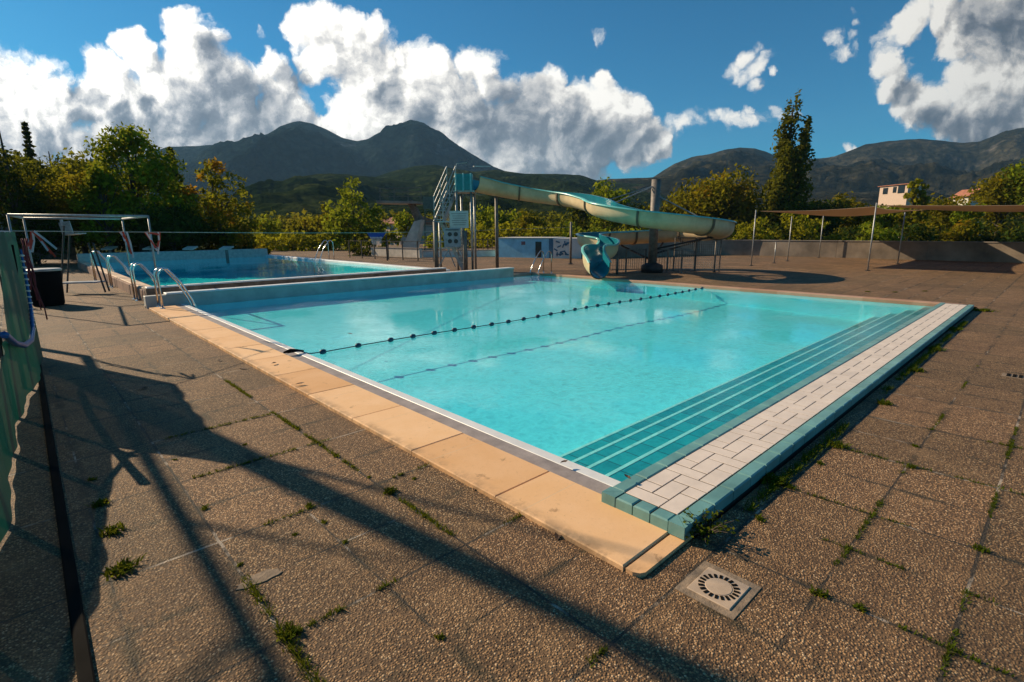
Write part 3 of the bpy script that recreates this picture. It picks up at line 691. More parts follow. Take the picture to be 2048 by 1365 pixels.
# leafy plant at the ledge corner
def leafy(name, loc, n, h, r, lw, mat, label, cat, seed, group=None):
    rs = np.random.default_rng(seed); t = thing(name, loc, label, cat, group); V = []; F = []; stems = MB()
    for i in range(n):
        a = rs.uniform(0, 2*math.pi); L = r*rs.uniform(.4, 1); tip = np.array([math.cos(a)*L, math.sin(a)*L, h*rs.uniform(.35, 1)])
        stems.tube([Vector(loc), Vector(loc)+Vector(tip*.55)+Vector((0,0,h*.15)), Vector(loc)+Vector(tip)], [.004,.003,.001], 4)
        for k in range(9):
            f = rs.uniform(.25, 1); c = tip*f+np.array([0,0,h*.15*math.sin(f*3.1)])+rs.normal(0,.006,3); b = rs.uniform(0, 2*math.pi)
            d = np.array([math.cos(b), math.sin(b), rs.uniform(-.2,.6)]); d /= np.linalg.norm(d); s = np.cross(d, rs.normal(0,1,3)); s /= np.linalg.norm(s)
            l2 = lw*rs.uniform(.6,1.3); kk = len(V); V += [c, c+d*l2*.5+s*l2*.28, c+d*l2, c+d*l2*.5-s*l2*.28]; F.append([kk,kk+1,kk+2,kk+3])
    npmesh('leaves', np.array(V)+np.array(loc), np.array(F), mat, t); stems.build('stems', BARK, t); return t
q_ = gnd(1405,1075)
leafy('leafy_weed', (q_.x+.02, q_.y, 0), 26, .13, .16, .028, F_WEED, 'dark leafy plant growing at the near corner of the tiled ledge', 'plant', 5)
for i, (px, py, lb) in enumerate(((285,778,'dark curled leaf lying on the left deck below the pale joint'),(440,722,'dry twig leaf lying on the deck just below the cross joint'),(600,768,'dry leaf lying on the ochre coping'),(548,727,'pale shell-like leaf on the coping near the rope hook'),(485,728+10,'dry leaf at the outer edge of the coping'),(1118,1070,'dark dry leaf at the coping edge near the close corner'),(1128,925,'reddish leaf lying on the white pool edge'),(955,975,'small dark leaf at the middle of the coping edge'),(783,873,'small dark leaf tucked against the coping'),(1255,955,'tiny dark leaf on the inner rim of the ledge'),(700,668,'brown leaf lying on the left deck'))):
    c = gnd(px, py, .055 if px in (600,548,1128) else (.125 if px == 1255 else .004)); rs = random.Random(i+50); a = rs.uniform(0, 6); L = .05 if px not in (1128,1255,783) else .03
    d = Vector((math.cos(a), math.sin(a), 0)); s = Vector((-d.y, d.x, 0)); h = Vector((0,0,.006))
    P = [c-d*L, c-d*L*.4+s*L*.4+h, c+d*L*.3+s*L*.5+h*1.5, c+d*L+h*2, c+d*L*.3-s*L*.45+h, c-d*L*.4-s*L*.35+h*1.8, c+h*.3]
    tag(MB().add(P, [(0,1,6),(1,2,6),(2,3,6),(3,4,6),(4,5,6),(5,0,6)]).build('dry_leaf', DRYLEAF), lb, 'leaf', 'dry leaves on the deck')

# ---- pool ladders
def ladder(loc, ang, label, h=.85, wd=.42, reach=.62, drop=.5, group='pool ladders'):
    t = thing('pool_ladder', loc, label, 'pool ladder', group)
    Rz = Matrix.Rotation(ang, 3, 'Z'); L = Vector(loc)
    def T(x, y, z): return L+Rz @ Vector((x, y, z))
    for s in (-1, 1):
        y = s*wd/2; pts = [T(0,y,0), T(0,y,h*.72)]
        for k in range(7):
            a = math.pi - k*math.pi/2/6*1.25; pts.append(T(.14+.14*math.cos(a), y, h*.80+.16*math.sin(a)))
        pts += [T(.14+(reach-.14)*.55, y, h*.62), T(reach-.05, y, h*.18), T(reach, y, 0), T(reach+.02, y, -drop)]
        MB().tube(pts, .021, 8).build('rail', STEEL, t, True)
        MB().lathe(T(0,y,0), [(0,.05),(.012,.048),(.02,.026)], 12).build('base_flange', STEEL, t)
    for z in (-.06, -.28):
        a, b2 = T(reach, -wd/2, z), T(reach, wd/2, z); MB().bar(a, b2, .07, .02).build('tread', STEEL, t)
    return t
ladder((2.14, 13.4, .05), 0, 'stainless pool ladder at the left corner of the main pool')
ladder((2.05, 15.9, .0), 0, 'bright stainless ladder at the near left corner of the diving pool', h=.92)
ladder((2.05, 20.3, .0), 0, 'stainless ladder on the left kerb of the diving pool, second from the corner', h=1.0)
ladder((1.9, 22.9, .0), 0, 'dark stainless ladder farthest up the left kerb of the diving pool', h=1.1)
ladder((15.0, 13.9, .0), R_(180), 'stainless ladder at the far corner of the main pool by the slim post', reach=.75)
ladder((11.35, 25.0, .0), R_(180), 'stainless ladder on the far right edge of the diving pool', h=1.3, reach=.8, wd=.55)

# ---- gantry frame at the left
ga = thing('metal_gantry', (.9, 16.4, 0), 'grey tubular metal gantry spanning the pool corner at left', 'metal frame')
zf = 2.02; xl, xr, ya, yb2 = .02, 2.42, 15.03, 18.2; xl2 = .30
for (x_, y_, z0) in ((xr, ya, .37), (xr-.1, yb2, .30), (xl, ya, 0), (xl2, yb2, 0)): MB().tube([(x_, y_, z0), (x_, y_, zf)], .021, 8).build('leg', GALV, ga, True)
MB().tube([(xl, ya, zf), (xr, ya, zf)], .026, 8).build('beam', GALV, ga, True)
MB().tube([(xl2, yb2, zf), (xr-.1, yb2, zf)], .026, 8).build('beam', GALV, ga, True)
MB().tube([(xr, ya, zf), (xr-.1, yb2, zf)], .026, 8).build('cross_beam', GALV, ga, True)
MB().tube([(xl, ya, zf), (xl2, yb2, zf)], .026, 8).build('cross_beam', GALV, ga, True)

# ---- lifeguard chair
lc = thing('lifeguard_chair', (1.2, 20, 0), 'tall dark lifeguard chair with a pale folding seat beside the diving pool', 'lifeguard chair')
def G2(px, dep, py): return atd(px, py, dep)
for (a, b2) in (((122,588),(128,452)), ((134,586),(140,448)), ((211,585),(176,486)), ((219,583),(186,486))):
    dep = 14.2 if a[0] in (122, 211) else 14.7
    MB().tube([atd(a[0], a[1], dep), atd(b2[0], b2[1], dep)], .022, 6).build('leg', DARKM, lc)
MB().bar(atd(126,566,14.4), atd(201,564,14.4), .35, .04).build('footboard', pbr('grey_board', (.42,.43,.45), .6), lc)
MB().bar(atd(137,470,14.4), atd(162,467,14.4), .36, .03).build('seat', GALV, lc)
MB().bar(atd(137,470,14.5), atd(128,444,14.5), .30, .03, tuple(FH)).build('backrest', GALV, lc)
MB().bar(atd(122,440,14.5), atd(126,452,14.5), .05, .05).build('headrest', PAPER, lc)

# ---- bin
bn_ = thing('dustbin', (.42, 16.2, 0), 'round black dustbin with pale rim beside the deck edge at left', 'bin')
MB().lathe((.42,16.2,0), [(0,.27),(.04,.29),(.72,.32),(.8,.32)], 24).build('body', BLACK, bn_, True)
MB().lathe((.42,16.2,.80), [(0,.34),(.035,.345),(.05,.32),(.055,.0)], 24).build('lid', GALV, bn_)

# ---- green screen fence at left edge
fx = [(.03, 9.5), (-.02, 8.6), (-.08, 7.6), (-.16, 6.4), (-.22, 5.4), (-.29, 4.2), (-.42, 3.2), (-.62, 2), (-.9, 0)]
sf = thing('screen_fence', (-.2, 6, 0), 'mesh fence hung with dark green tarpaulin at the left edge', 'fence')
def fpos(t):
    t = max(0, min(len(fx)-1.001, t)); i = int(t); f = t-i; return fx[i][0]*(1-f)+fx[i+1][0]*f, fx[i][1]*(1-f)+fx[i+1][1]*f
def ftop(y): lo = .22+.09*y; return lo+(1.66-lo)*max(0, min(1, (y-6.3)/.5))  # near top lowered out of view to narrow the fence's shadow
tp = MB(); NU, NV = 420, 14
for i in range(NU+1):
    x_, y_ = fpos((len(fx)-1)*i/NU)
    for j in range(NV+1):
        v = j/NV; top = ftop(y_)+.008*math.sin(i*.25); bot = .02+.008*math.sin(i*.06)
        fold = .016*math.sin(y_*5+.8*math.sin(y_*2))*(1-.3*v)+.006*math.sin(y_*13+v*3)
        tp.v.append((x_+.02+fold-.04*(1-v)*math.sin(y_*1.3), y_, bot+(top-bot)*v))
for i in range(NU):
    for j in range(NV): a = i*(NV+1)+j; tp.f.append((a, a+NV+1, a+NV+2, a+1))
tp.build('tarpaulin', TARP, sf, True)
MB().tube([(x_-.03, y_, ftop(y_)+.005) for x_, y_ in fx], .018, 6).build('top_rail', GALV, sf)
for i in range(len(fx)): x_, y_ = fx[i]; MB().tube([(x_-.05, y_, 0), (x_-.05, y_, ftop(y_)+.06)], .022, 6).build('post', DARKM, sf)
MB().tube([(-.005,8.3,1.52),(-.01,8.25,1.25),(-.03,8.15,1.1)], .018, 5).build('strap', BLACK, sf)
# blue float line hanging on the screen
bf = thing('float_line', (.05, 9.2, 0), 'blue and white float line hanging in a loop on the green screen', 'float line')
cp = [(31,500,9.2,9.1),(36,560,0,9.0),(42,620,0,8.8),(46,660,0,8.4),(42,684,0,7.8),(28,694,0,7.0),(8,690,0,6.2),(-20,670,0,5.5)]
loop = []
for px, py, _, dep_y in cp:
    d = ray(px, py); k = dep_y/d.y; P = CO+d*k; x_fence = np.interp(P.y, [a[1] for a in fx[::-1]], [a[0] for a in fx[::-1]]); P.x = max(P.x, x_fence+.06); loop.append(P)
sm = []
for i in range(len(loop)-1):
    for k in range(10): sm.append(loop[i].lerp(loop[i+1], k/10))
MB().tube(sm, [.012+.016*min(1, i/len(sm)*1.6) for i in range(len(sm))], 7).build('rope', BLUEF, bf, True)
wb = MB(); L = 0; last = sm[0]
for i, P in enumerate(sm[:54]):
    if (P-last).length > .045: wb.lathe(P-Vector((0,0,.014)), [(0,.012),(.008,.026),(.02,.026),(.028,.012)], 7); last = P
wb.build('white_floats', WHITEC, bf)
# red rope coil at the post
rr_ = thing('red_rope', (.10,9.7,0), 'tangled dark red rope hanging from the fence end post', 'rope')
c0 = Vector((.10, 9.75, 1.58))
for k in range(4):
    rs = random.Random(k); pts = [c0+Vector((.0+.02*k, .02*k, 0))]
    for j in range(1, 8): pts.append(c0+Vector((.01*k+.05*j/7*k*.4+rs.uniform(-.015,.015), rs.uniform(-.02,.02), -j*(.10+.02*k))))
    MB().tube(pts, .009, 5).build('strand', pbr('dark_red_rope', (.13,.02,.03), .8) if k == 0 else MATS['dark_red_rope'], rr_, True)

# ---- flag rope across the scene
fr_ = thing('flag_rope', (5,16,1.65), 'thin pale rope stretched at head height across both pools', 'rope')
A = Vector((.02, 9.5, 1.68)); B = Vector((13.39, 16.9, 1.62)); Cp = Vector((19.18, 16.28, 1.75))
MB().tube([A.lerp(B, i/16)-Vector((0,0,.05*math.sin(math.pi*i/16))) for i in range(17)]+[B.lerp(Cp, i/6) for i in range(1,7)], .0055, 5).build('rope', pbr('pale_rope', (.5,.46,.38), .8), fr_)
def ribbons(px, segs, label):
    d = ray(px, 468); t_ = None
    # on the rope: intersect in plan
    ax, ay, bx, by = A.x, A.y, B.x, B.y; den = d.x*(by-ay)-d.y*(bx-ax); k = (ax*(by-ay)-ay*(bx-ax))/den
    P = Vector((d.x*k, d.y*k, 0)); f = (P.x-A.x)/(B.x-A.x); P.z = A.z*(1-f)+B.z*f-.05*math.sin(math.pi*max(0,min(1,f)))
    t = thing('ribbon_knot', P, label, 'ribbon', 'red and white ribbons on the rope')
    for i, (dx0, dx1, L, c) in enumerate(segs):
        pts = [P+RH*dx0, P+RH*(dx0*.6+dx1*.4)+Vector((0,0,-L*.45))+FH*.02, P+RH*dx1+Vector((0,0,-L))]
        m = MB(); 
        for j in range(2):
            a, b2 = pts[j], pts[j+1]; n_ = 3
            for q3 in range(n_):
                s0 = a.lerp(b2, q3/n_); s1 = a.lerp(b2, (q3+1)/n_); tw = .4*math.sin(i+j*2+q3); sdv = (RH*math.cos(tw)+FH*math.sin(tw))*.014
                m.bar(s0, s1, .028, .004, tuple(FH))
        m.build('ribbon', REDC if c == 'r' else WHITEC, t)
    return t
ribbons(66, [(-.02,-.10,.20,'r'),(0,-.06,.28,'w'),(-.01,-.08,.24,'r'),(.01,.20,.30,'r'),(.02,.28,.24,'w'),(0,.24,.34,'r'),(0,.16,.26,'w')], 'large red and white ribbon bunch at the left end of the rope')
ribbons(241, [(-.01,.06,.10,'r'),(.0,.05,.14,'w'),(.04,.12,.34,'r'),(.10,.14,.40,'w')], 'single drooping red ribbon between the bunch and the looped ribbon')
ribbons(305, [(-.12,.02,.26,'r'),(-.10,.03,.30,'w'),(.12,.05,.24,'r'),(.10,.04,.36,'w'),(-.1,.1,.04,'r')], 'looped red and white ribbon hanging by the gantry leg')

# ------------------------------------------------------------------ water slide
def catmull(P, n=10):
    P = [Vector(p) for p in P]; out = []
    Q = [2*P[0]-P[1]]+P+[2*P[-1]-P[-2]]
    for i in range(1, len(Q)-2):
        a, b, c, d = Q[i-1], Q[i], Q[i+1], Q[i+2]
        for k in range(n):
            t = k/n; out.append(.5*((2*b)+(c-a)*t+(2*a-5*b+4*c-d)*t*t+(3*b-a-3*c+d)*t**3))
    out.append(P[-1]); return out
cL, cD, rR = 5.44, 20.3, 2.36
path = [LD(-1.55,22.2,3.20), LD(-.6,22.85,3.03), LD(.6,23.0,2.84), LD(1.7,22.5,2.66), LD(2.55,21.5,2.48)]
for th, z in ((180,2.24),(210,1.98),(240,1.74),(270,1.56),(300,1.42),(330,1.31),(360,1.22),(390,1.14),(420,1.08),(450,1.02),(475,.98)):
    a = R_(th); path.append(LD(cL+rR*math.cos(a), cD+rR*math.sin(a), z))
path += [LD(3.65,21.9,.97), LD(3.10,21.1,.93), LD(3.05,20.3,.88), LD(3.50,19.6,.76), LD(3.46,18.95,.60), LD(2.98,18.4,.42), LD(2.76,17.8,.22), LD(2.86,17.1,.04)]
sp = catmull(path, 9)
slide = thing('water_slide', LD(cL, cD), 'curving water slide with cream outside and teal channel ending in the pool', 'water slide')
HW, HT = .47, .56
def section(kind):
    if kind == 'out': return [(-HW*1.02, HT-.03)]+[(-HW*math.cos(R_(a)), HT*.62-HT*.62*math.sin(R_(a))) for a in range(0, 181, 15)]+[(HW*1.02, HT-.03)]
    i = .035; return [(-HW-.07, HT-.045), (-HW-.07, HT), (-HW+i, HT)]+[(-(HW-i)*math.cos(R_(a)), HT*.62-(HT*.62-i)*math.sin(R_(a))) for a in range(0, 181, 15)]+[(HW-i, HT), (HW+.07, HT), (HW+.07, HT-.045)]
frames = []
for i, p in enumerate(sp):
    t = (sp[min(i+1, len(sp)-1)]-sp[max(i-1, 0)]).normalized(); sx = t.cross(Vector((0,0,1))).normalized(); u = sx.cross(t)
    u = (u+Vector((0,0,1))).normalized(); frames.append((p, sx, u, t))
def sweep(sec, i0, i1, name, mat, parent, scale=1., lip=None):
    m = MB(); n = len(sec)
    for i in range(i0, i1):
        p, sx, u, t = frames[i]
        hs = 1.0
        if i > len(frames)-26: hs = 1+.35*math.sin((i-(len(frames)-26))/25*math.pi)      # higher walls on the last bends
        ws = 1-.26*max(0, min(1, (i-(len(frames)-58))/20))
        for a, b2 in sec: m.v.append(tuple(p+sx*a*scale*ws+u*(b2*hs*scale)))
    for i in range(i1-i0-1):
        for k in range(n-1): a = i*n+k; m.f.append((a, a+1, a+n+1, a+n))
    return m.build(name, mat, parent, True)
NF = len(frames); so_, si_ = section('out'), section('in')
cut = [0]+list(range(16, NF-20, 16))+[NF]
shell = sweep(so_, 0, NF, 'outer_shell', CREAM, slide)
chan = sweep(si_[2:-2], 0, NF, 'channel', TEALF, slide)
sweep(si_[:3], 0, NF, 'rim', RIMT, slide); sweep(si_[-3:], 0, NF, 'rim', RIMT, slide)
for i in cut[1:-1]:                                             # bolted flanges between the sections
    p, sx, u, t = frames[i]; m = MB(); n = len(so_)
    if i > NF-50: continue
    for s_2 in (-1, 1):
        for k, (a, b2) in enumerate(so_): m.v.append(tuple(p+sx*a*1.0+u*b2+t*.035*s_2))
        for k, (a, b2) in enumerate(so_): m.v.append(tuple(p+sx*a*1.12+u*((b2-.2)*1.12+.2-.02)+t*.035*s_2))
    for s_2 in (0, 2*n):
        for k in range(n-1): a = s_2+k; m.f.append((a, a+1, a+n+1, a+n))
    for k in range(n-1): a = n+k; m.f.append((a, a+1, a+2*n+1, a+2*n))
    m.build('flange', pbr('flange_brown', (.16,.115,.07), .6) if 'flange_brown' not in MATS else MATS['flange_brown'], slide)
colm = MB().tube([LD(cL,cD,.0), LD(cL,cD,3.45)], .17, 16).build('column', pbr('grey_brown_steel', (.20,.17,.145), .6, metal=.2, var=.2), slide, True)
MB().lathe(LD(cL,cD,0), [(0,.42),(.28,.40),(.32,.3),(.36,.2)], 18).build('column_base', DARKM, colm, True)
SB = MATS['grey_brown_steel']
for th, z in ((200,2.1),(245,1.85),(290,1.6),(335,1.42),(20,1.24),(65,1.10),(110,1.0)):
    a = R_(th); e = LD(cL+(rR-.1)*math.cos(a), cD+(rR-.1)*math.sin(a), z-.04)
    MB().tube([LD(cL,cD,z+.1 if z > 1.5 else z-.55), e], .04, 6).build('support_arm', SB if z > 1.5 else DARKM, slide)
for th, z in ((205,2.62),(180,2.75),(325,2.0)):
    a = R_(th); e = LD(cL+(rR-.5)*math.cos(a), cD+(rR-.5)*math.sin(a), z-.05); MB().tube([LD(cL,cD,3.25 if th != 325 else 2.9), e], .022, 6).build('stay_rod', GALV, slide)
for (la, de, z, r) in ((-.62, 22.85, 3.03, .075), (3.95, 19.6, .75, .05)):
    MB().tube([LD(la,de,0), LD(la,de,z)], r, 10).build('support_post', SB, slide, True)

# ---- slim posts
def post(px, py, top, label, r=.06):
    p = gnd(px, py); z = zat(p.x, p.y, top)
    t = thing('post', p, label, 'post'); MB().tube([p, (p.x,p.y,z)], r, 10).build('shaft', SB, t, True); MB().lathe(p, [(0,r*2.2),(.03,r*2.2),(.05,r*1.2)], 12).build('foot', DARKM, t); return t
post(1141, 529, 444, 'slim steel post carrying the rope between the tower and the slide chute', .055)
post(1428, 545, 470, 'thin post at the right end of the mesh panels by the slide', .03)

# ---- slide tower with stairs
tw = thing('slide_tower', LD(-2.4, 21.6), 'galvanised stair tower with teal platform at the start of the slide', 'stair tower')
ZP, ZL = 3.18, 1.98
for la, de, z, r, mt in ((-3.02,21.2,ZL,.09,SB),(-1.85,21.2,1.62,.09,SB),(-3.02,22.5,ZL,.05,GALV),(-2.2,21.7,ZP,.05,GALV),(-1.62,21.9,ZP,.05,GALV),(-2.1,22.8,ZP,.05,GALV),(-1.55,22.8,ZP,.05,GALV)):
    MB().tube([LD(la,de,0), LD(la,de,z)], r, 8).build('leg', mt, tw, True)
MB().obox(LD(-2.7,21.8,ZL), RH*.4, FH*.6, (0,0,.03)).build('landing', GALV, tw)
MB().obox(LD(-1.9,22.3,ZP), RH*.42, FH*.6, (0,0,.03)).build('platform', GALV, tw)
def flight(a, b, wv, nst, name, rails=True):
    m = MB(); a, b = Vector(a), Vector(b)
    for s_2 in (0, 1): m.bar(a+wv*s_2, b+wv*s_2, .035, .14)
    o = m.build(name, GALV, tw)
    s3 = MB(); dh = (b-a); dn = Vector((dh.x, dh.y, 0)).normalized()
    for k in range(nst): c = a.lerp(b, (k+.5)/nst)+wv*.5; s3.obox(c, wv*.5, dn*.10, (0,0,.014))
    s3.build('steps', GALV, o)
    if rails:
        for s_2 in (0, 1):
            r_ = MB(); A_ = a+wv*s_2; B_ = b+wv*s_2
            for hh in (.98, .68, .38): r_.tube([A_+Vector((0,0,hh)), B_+Vector((0,0,hh))], .018, 5)
            for k in (0, .5, 1): c = A_.lerp(B_, k); r_.tube([c, c+Vector((0,0,.98))], .018, 5)
            r_.build('handrail', GALV, o)
flight(LD(-3.05,21.3,ZL), LD(-2.58,21.95,ZP), RH*.36+FH*(-.05), 7, 'upper_flight')
flight(LD(-1.95,21.5,0), LD(-2.85,21.6,ZL), RH*.02+FH*.5, 9, 'lower_flight')
for a, b2 in (((-3.02,21.2,.1),(-2.1,21.2,1.5)),((-2.4,22.5,.1),(-3.0,22.5,1.7)),((-3.02,21.2,1.2),(-1.85,21.2,1.2)),((-3.02,21.2,.95),(-2.3,21.2,.95))):
    MB().bar(LD(*a), LD(*b2), .045).build('brace', GALV, tw)
for a, b2, c in (((-2.22,21.65),(-1.62,21.65),0),((-2.22,21.65),(-2.22,22.9),1),((-1.55,21.65),(-1.55,22.0),1)):
    m = MB(); A_, B_ = LD(*a, ZP+.02), LD(*b2, ZP+.02); m.bar(A_+Vector((0,0,.33)), B_+Vector((0,0,.33)), .03, .62); m.build('side_panel', TEALPAN, tw)
for la in (-2.2, -1.9, -1.6): MB().bar(LD(la,21.63,ZP), LD(la,21.63,ZP+.68), .05).build('panel_post', pbr('light_teal', (.22,.5,.5), .4) if 'light_teal' not in MATS else MATS['light_teal'], tw)
MB().tube([LD(-2.25,21.7,ZP+.6), LD(-2.15,21.7,ZP+1.05), LD(-1.75,21.8,ZP+1.1)], .02, 6).build('hoop_rail', GALV, tw)
MB().bar(LD(-1.5,22.0,ZP+.98), LD(-.85,22.5,ZP+1.02), .09, .04).build('start_bar', PAPER, tw)
# signs hung on the tower
sg = thing('rules_sign', LD(-2.05, 21.05, 1.9), 'white board with lines of text on the stair tower, upper of two', 'sign')
MB().obox(LD(-2.05,21.06,2.06), RH*.37, FH*.012, (0,0,.33)).build('board', PAPER, sg)
ln = MB()
for k in range(6): ln.obox(LD(-2.05+.01*((k*3) % 2),21.046,2.28-.085*k), RH*(.30-.03*((k*7) % 3)), FH*.002, (0,0,.011))
ln.build('text_lines', pbr('sign_ink', (.20,.18,.17), .7), sg)
sg2 = thing('pictogram_sign', LD(-2.3, 21.0, 1.2), 'grey board with four round pictograms on the tower, lower of two', 'sign')
MB().obox(LD(-2.33,21.02,1.36), RH*.33, FH*.012, (0,0,.37)).build('board', pbr('sign_grey', (.30,.31,.34), .6), sg2)
for i, (dx, dz) in enumerate(((-.10,.13),(.14,.13),(-.10,-.14),(.14,-.14))):
    m = MB(); c = LD(-2.33+dx,21.0,1.36+dz); n = 18; m.add([c+RH*.085*math.cos(2*math.pi*k/n)+Vector((0,0,.085*math.sin(2*math.pi*k/n))) for k in range(n)], [tuple(range(n))]); m.build('pictogram', DARKM, sg2)
MB().obox(LD(-2.33,21.0,1.66), RH*.26, FH*.002, (0,0,.018)).build('text_line', DARKM, sg2)

# ---- fences by the slide
def railing(pA, pB, h, nb, label, name='railing', mat=None, posts=3, cat='railing', rails=(1, .12), bar=.012):
    mat = mat or DARKM; t = thing(name, pA, label, cat); m = MB(); a, b = Vector(pA), Vector(pB)
    for r in rails: m.bar(a+Vector((0,0,h*r)), b+Vector((0,0,h*r)), .035)
    m.build('rails', mat, t)
    if nb:
        m = MB()
        for k in range(nb+1): c = a.lerp(b, k/nb); m.bar(c+Vector((0,0,h*.12)), c+Vector((0,0,h)), bar)
        m.build('bars', mat, t)
    for k in range(posts): c = a.lerp(b, k/(posts-1)); MB().bar(c, c+Vector((0,0,h*1.04)), .05).build('post', mat, t)
    return t
railing(LD(3.65,20.2), LD(5.25,20.6), .86, 18, 'low barred railing left of the slide column', mat=SB)
railing(LD(5.55,20.5), LD(6.35,19.6), .86, 10, 'low barred railing right of the slide column', mat=SB)
def mesh_panel(a, b, h, label):
    t = thing('mesh_panel', a, label, 'fence panel', 'mesh panels beside the slide'); a, b = Vector(a), Vector(b); m = MB(); Z = Vector((0,0,1))
    for p, q2 in ((a,a+Z*h),(b,b+Z*h),(a+Z*h,b+Z*h),(a+Z*.05,b+Z*.05),(a+Z*h*.5,b+Z*h*.5)): m.bar(p, q2, .035)
    m.build('frame', SB, t); m = MB(); L = (b-a).length; n = int(L/.07)
    for k in range(1, n): c = a.lerp(b, k/n); m.bar(c+Z*.05, c+Z*h, .006)
    for k in range(1, int(h/.09)): m.bar(a+Z*.09*k, b+Z*.09*k, .006)
    m.build('mesh', GALV, t)
mesh_panel(LD(6.4,20.7), LD(7.15,20.55), 1.3, 'left wire mesh panel beside the slide, next to the column')
mesh_panel(LD(7.2,20.55), LD(8.05,20.3), 1.3, 'right wire mesh panel beside the slide, by the thin post')

# ---- shade sails
def sail(x0, x1, y0, y1, zf, label):
    t = thing('shade_sail', ((x0+x1)/2,(y0+y1)/2,0), label, 'shade sail', 'shade sails'); n = 18; m = MB(); zs = zf
    for s_2, off in ((1, 0.), (-1, .012)):
        base = len(m.v)
        for i in range(n+1):
            for j in range(n+1):
                u, v = i/n, j/n; ins = .35*math.sin(math.pi*v)*(.5-u)*2*abs(u-.5)*2; ins2 = .35*math.sin(math.pi*u)*(.5-v)*2*abs(v-.5)*2
                z = zs(u, v)-.13*math.sin(math.pi*u)*math.sin(math.pi*v)-.05*(math.sin(math.pi*u)+math.sin(math.pi*v))-off
                m.v.append((x0+(x1-x0)*u+ins, y0+(y1-y0)*v+ins2, z))
        for i in range(n):
            for j in range(n): a = base+i*(n+1)+j; q4 = (a, a+n+1, a+n+2, a+1); m.f.append(q4 if s_2 > 0 else q4[::-1])
    m.build('canopy', SAIL, t, True); return t
def bil(a, b, c, d): return lambda u, v: (a*(1-u)+b*u)*(1-v)+(c*(1-u)+d*u)*v
sail(24.0, 34.2, 5.4, 9.65, bil(2.42, 2.5, 2.38, 2.35), 'left shade sail over the far deck, tapering to the left')
sail(24.0, 34.2, -2.2, 5.25, bil(2.30, 2.5, 2.46, 2.5), 'right shade sail over the far deck, running out of view')
for i, (x_, y_, z_, lb) in enumerate(((23.9,9.75,2.42,'thin shade sail pole at the far left corner of the sails'),(28.4,9.8,2.2,'shade sail pole second from the left'),(32.9,9.72,2.36,'shade sail pole in the back row near the wall shadow strip'),(23.95,5.32,2.55,'front shade sail pole between the two sails'),(29.4,5.4,2.3,'shade sail pole standing where the sail shade begins'),(26.4,9.7,1.0,'short thin pole between the two left sail poles'))):
    t = thing('sail_pole', (x_,y_,0), lb, 'pole', 'shade sail poles'); MB().tube([(x_,y_,0),(x_,y_,z_)], .026, 8).build('shaft', GALV, t, True); MB().lathe((x_,y_,0), [(0,.09),(.02,.09),(.03,.04)], 10).build('foot', DARKM, t)

# ---- far boundary wall, pump house
wl = thing('boundary_wall', (33,8,0), 'long low brown concrete wall behind the deck on the right', 'wall')
def wallseg(a, b, h, th=.22, parent=wl, name='wall_panel', mat=None):
    a, b = Vector(a), Vector(b); d = (b-a).normalized(); nrm = d.cross(Vector((0,0,1))); m = MB(); L = (b-a).length
    m.obox((a+b)/2+Vector((0,0,h/2)), d*(L/2-.008), nrm*th/2, (0,0,h/2)); o = m.build(name, mat or pbr_wall, parent)
    MB().obox((a+b)/2+Vector((0,0,h+.02)), d*(L/2-.01), nrm*(th/2+.03), (0,0,.02)).build('cap', CONC, o); return o
pbr_wall = pbr('stained_concrete', (.30,.235,.175), .88, var=.22, scale=.9, bump=.4, bscale=10)
ptsw = [(23.9,19.3),(28,17.6),(31.9,16.3),(33.0,13),(33.4,9),(33.6,5),(33.5,1),(33.4,-3),(33.4,-7.5),(33.6,-14)]
for a, b2 in zip(ptsw, ptsw[1:]): wallseg((*a,0), (*b2,0), .90 if a[0] > 30 else .98)
ph = thing('pump_house', (22.5,21.5,0), 'low pale blue pump house with a dark doorway and white end', 'pump house')
PA, PB, PC = Vector((21.7,24.3,0)), Vector((22.85,20.75,0)), Vector((23.7,19.35,0)); dd = Vector((2.2,.9,0)); Hh = 1.15
def prism(pts, h, name, mat, parent, z0=0):
    n = len(pts); m = MB(); m.add([(p[0],p[1],z0) for p in pts]+[(p[0],p[1],h) for p in pts], [tuple(range(n,2*n))]+[(i,(i+1)%n,n+(i+1)%n,n+i) for i in range(n)]); return m.build(name, mat, parent)
prism([PA, PB, PB+dd, PA+dd], Hh, 'blue_wall', BLUEP, ph); prism([PB+Vector((.006,-.02,0)), PC, PC+dd, PB+dd], Hh-.003, 'white_wall', WPAINT, ph)
dv = (PB-PA).normalized(); nv = Vector((-dv.y, dv.x, 0)); nv = -nv if nv.dot(FH) > 0 else nv; LL = (PB-PA).length
def onw(f, z, off=.01): return PA+dv*LL*f+Vector((0,0,z))+nv*off
MB().obox(onw(.75,.5), dv*.19, nv*.02, (0,0,.45)).build('doorway', GLASSD, ph)
MB().obox(onw(.48,.86), dv*.13, nv*.01, (0,0,.10)).build('notice', pbr('notice', (.22,.12,.14), .7), ph)
MB().obox(onw(.965,.57), dv*.12, nv*.015, (0,0,.57)).build('corner_panel', NAVY, ph)
prism([PA-nv*-.06, PB-nv*-.06, PB+dd, PA+dd], Hh+.04, 'roof_slab', WPAINT, ph, Hh+.002)
dv2 = (PC-PB).normalized(); nv2 = Vector((-dv2.y, dv2.x, 0)); nv2 = -nv2 if nv2.dot(FH) > 0 else nv2
mm = MB(); rs = random.Random(4)
for k in range(16):
    c = PB+dv2*(.12+.8*rs.random())+nv2*.03+Vector((0,0,.15+.85*rs.random())); d2 = (dv2*math.cos(k*1.3)+Vector((0,0,1))*math.sin(k*1.3)); mm.obox(c, d2*.12, nv2*.004, d2.cross(nv2)*.035)
mm.build('mural', NAVY, ph)

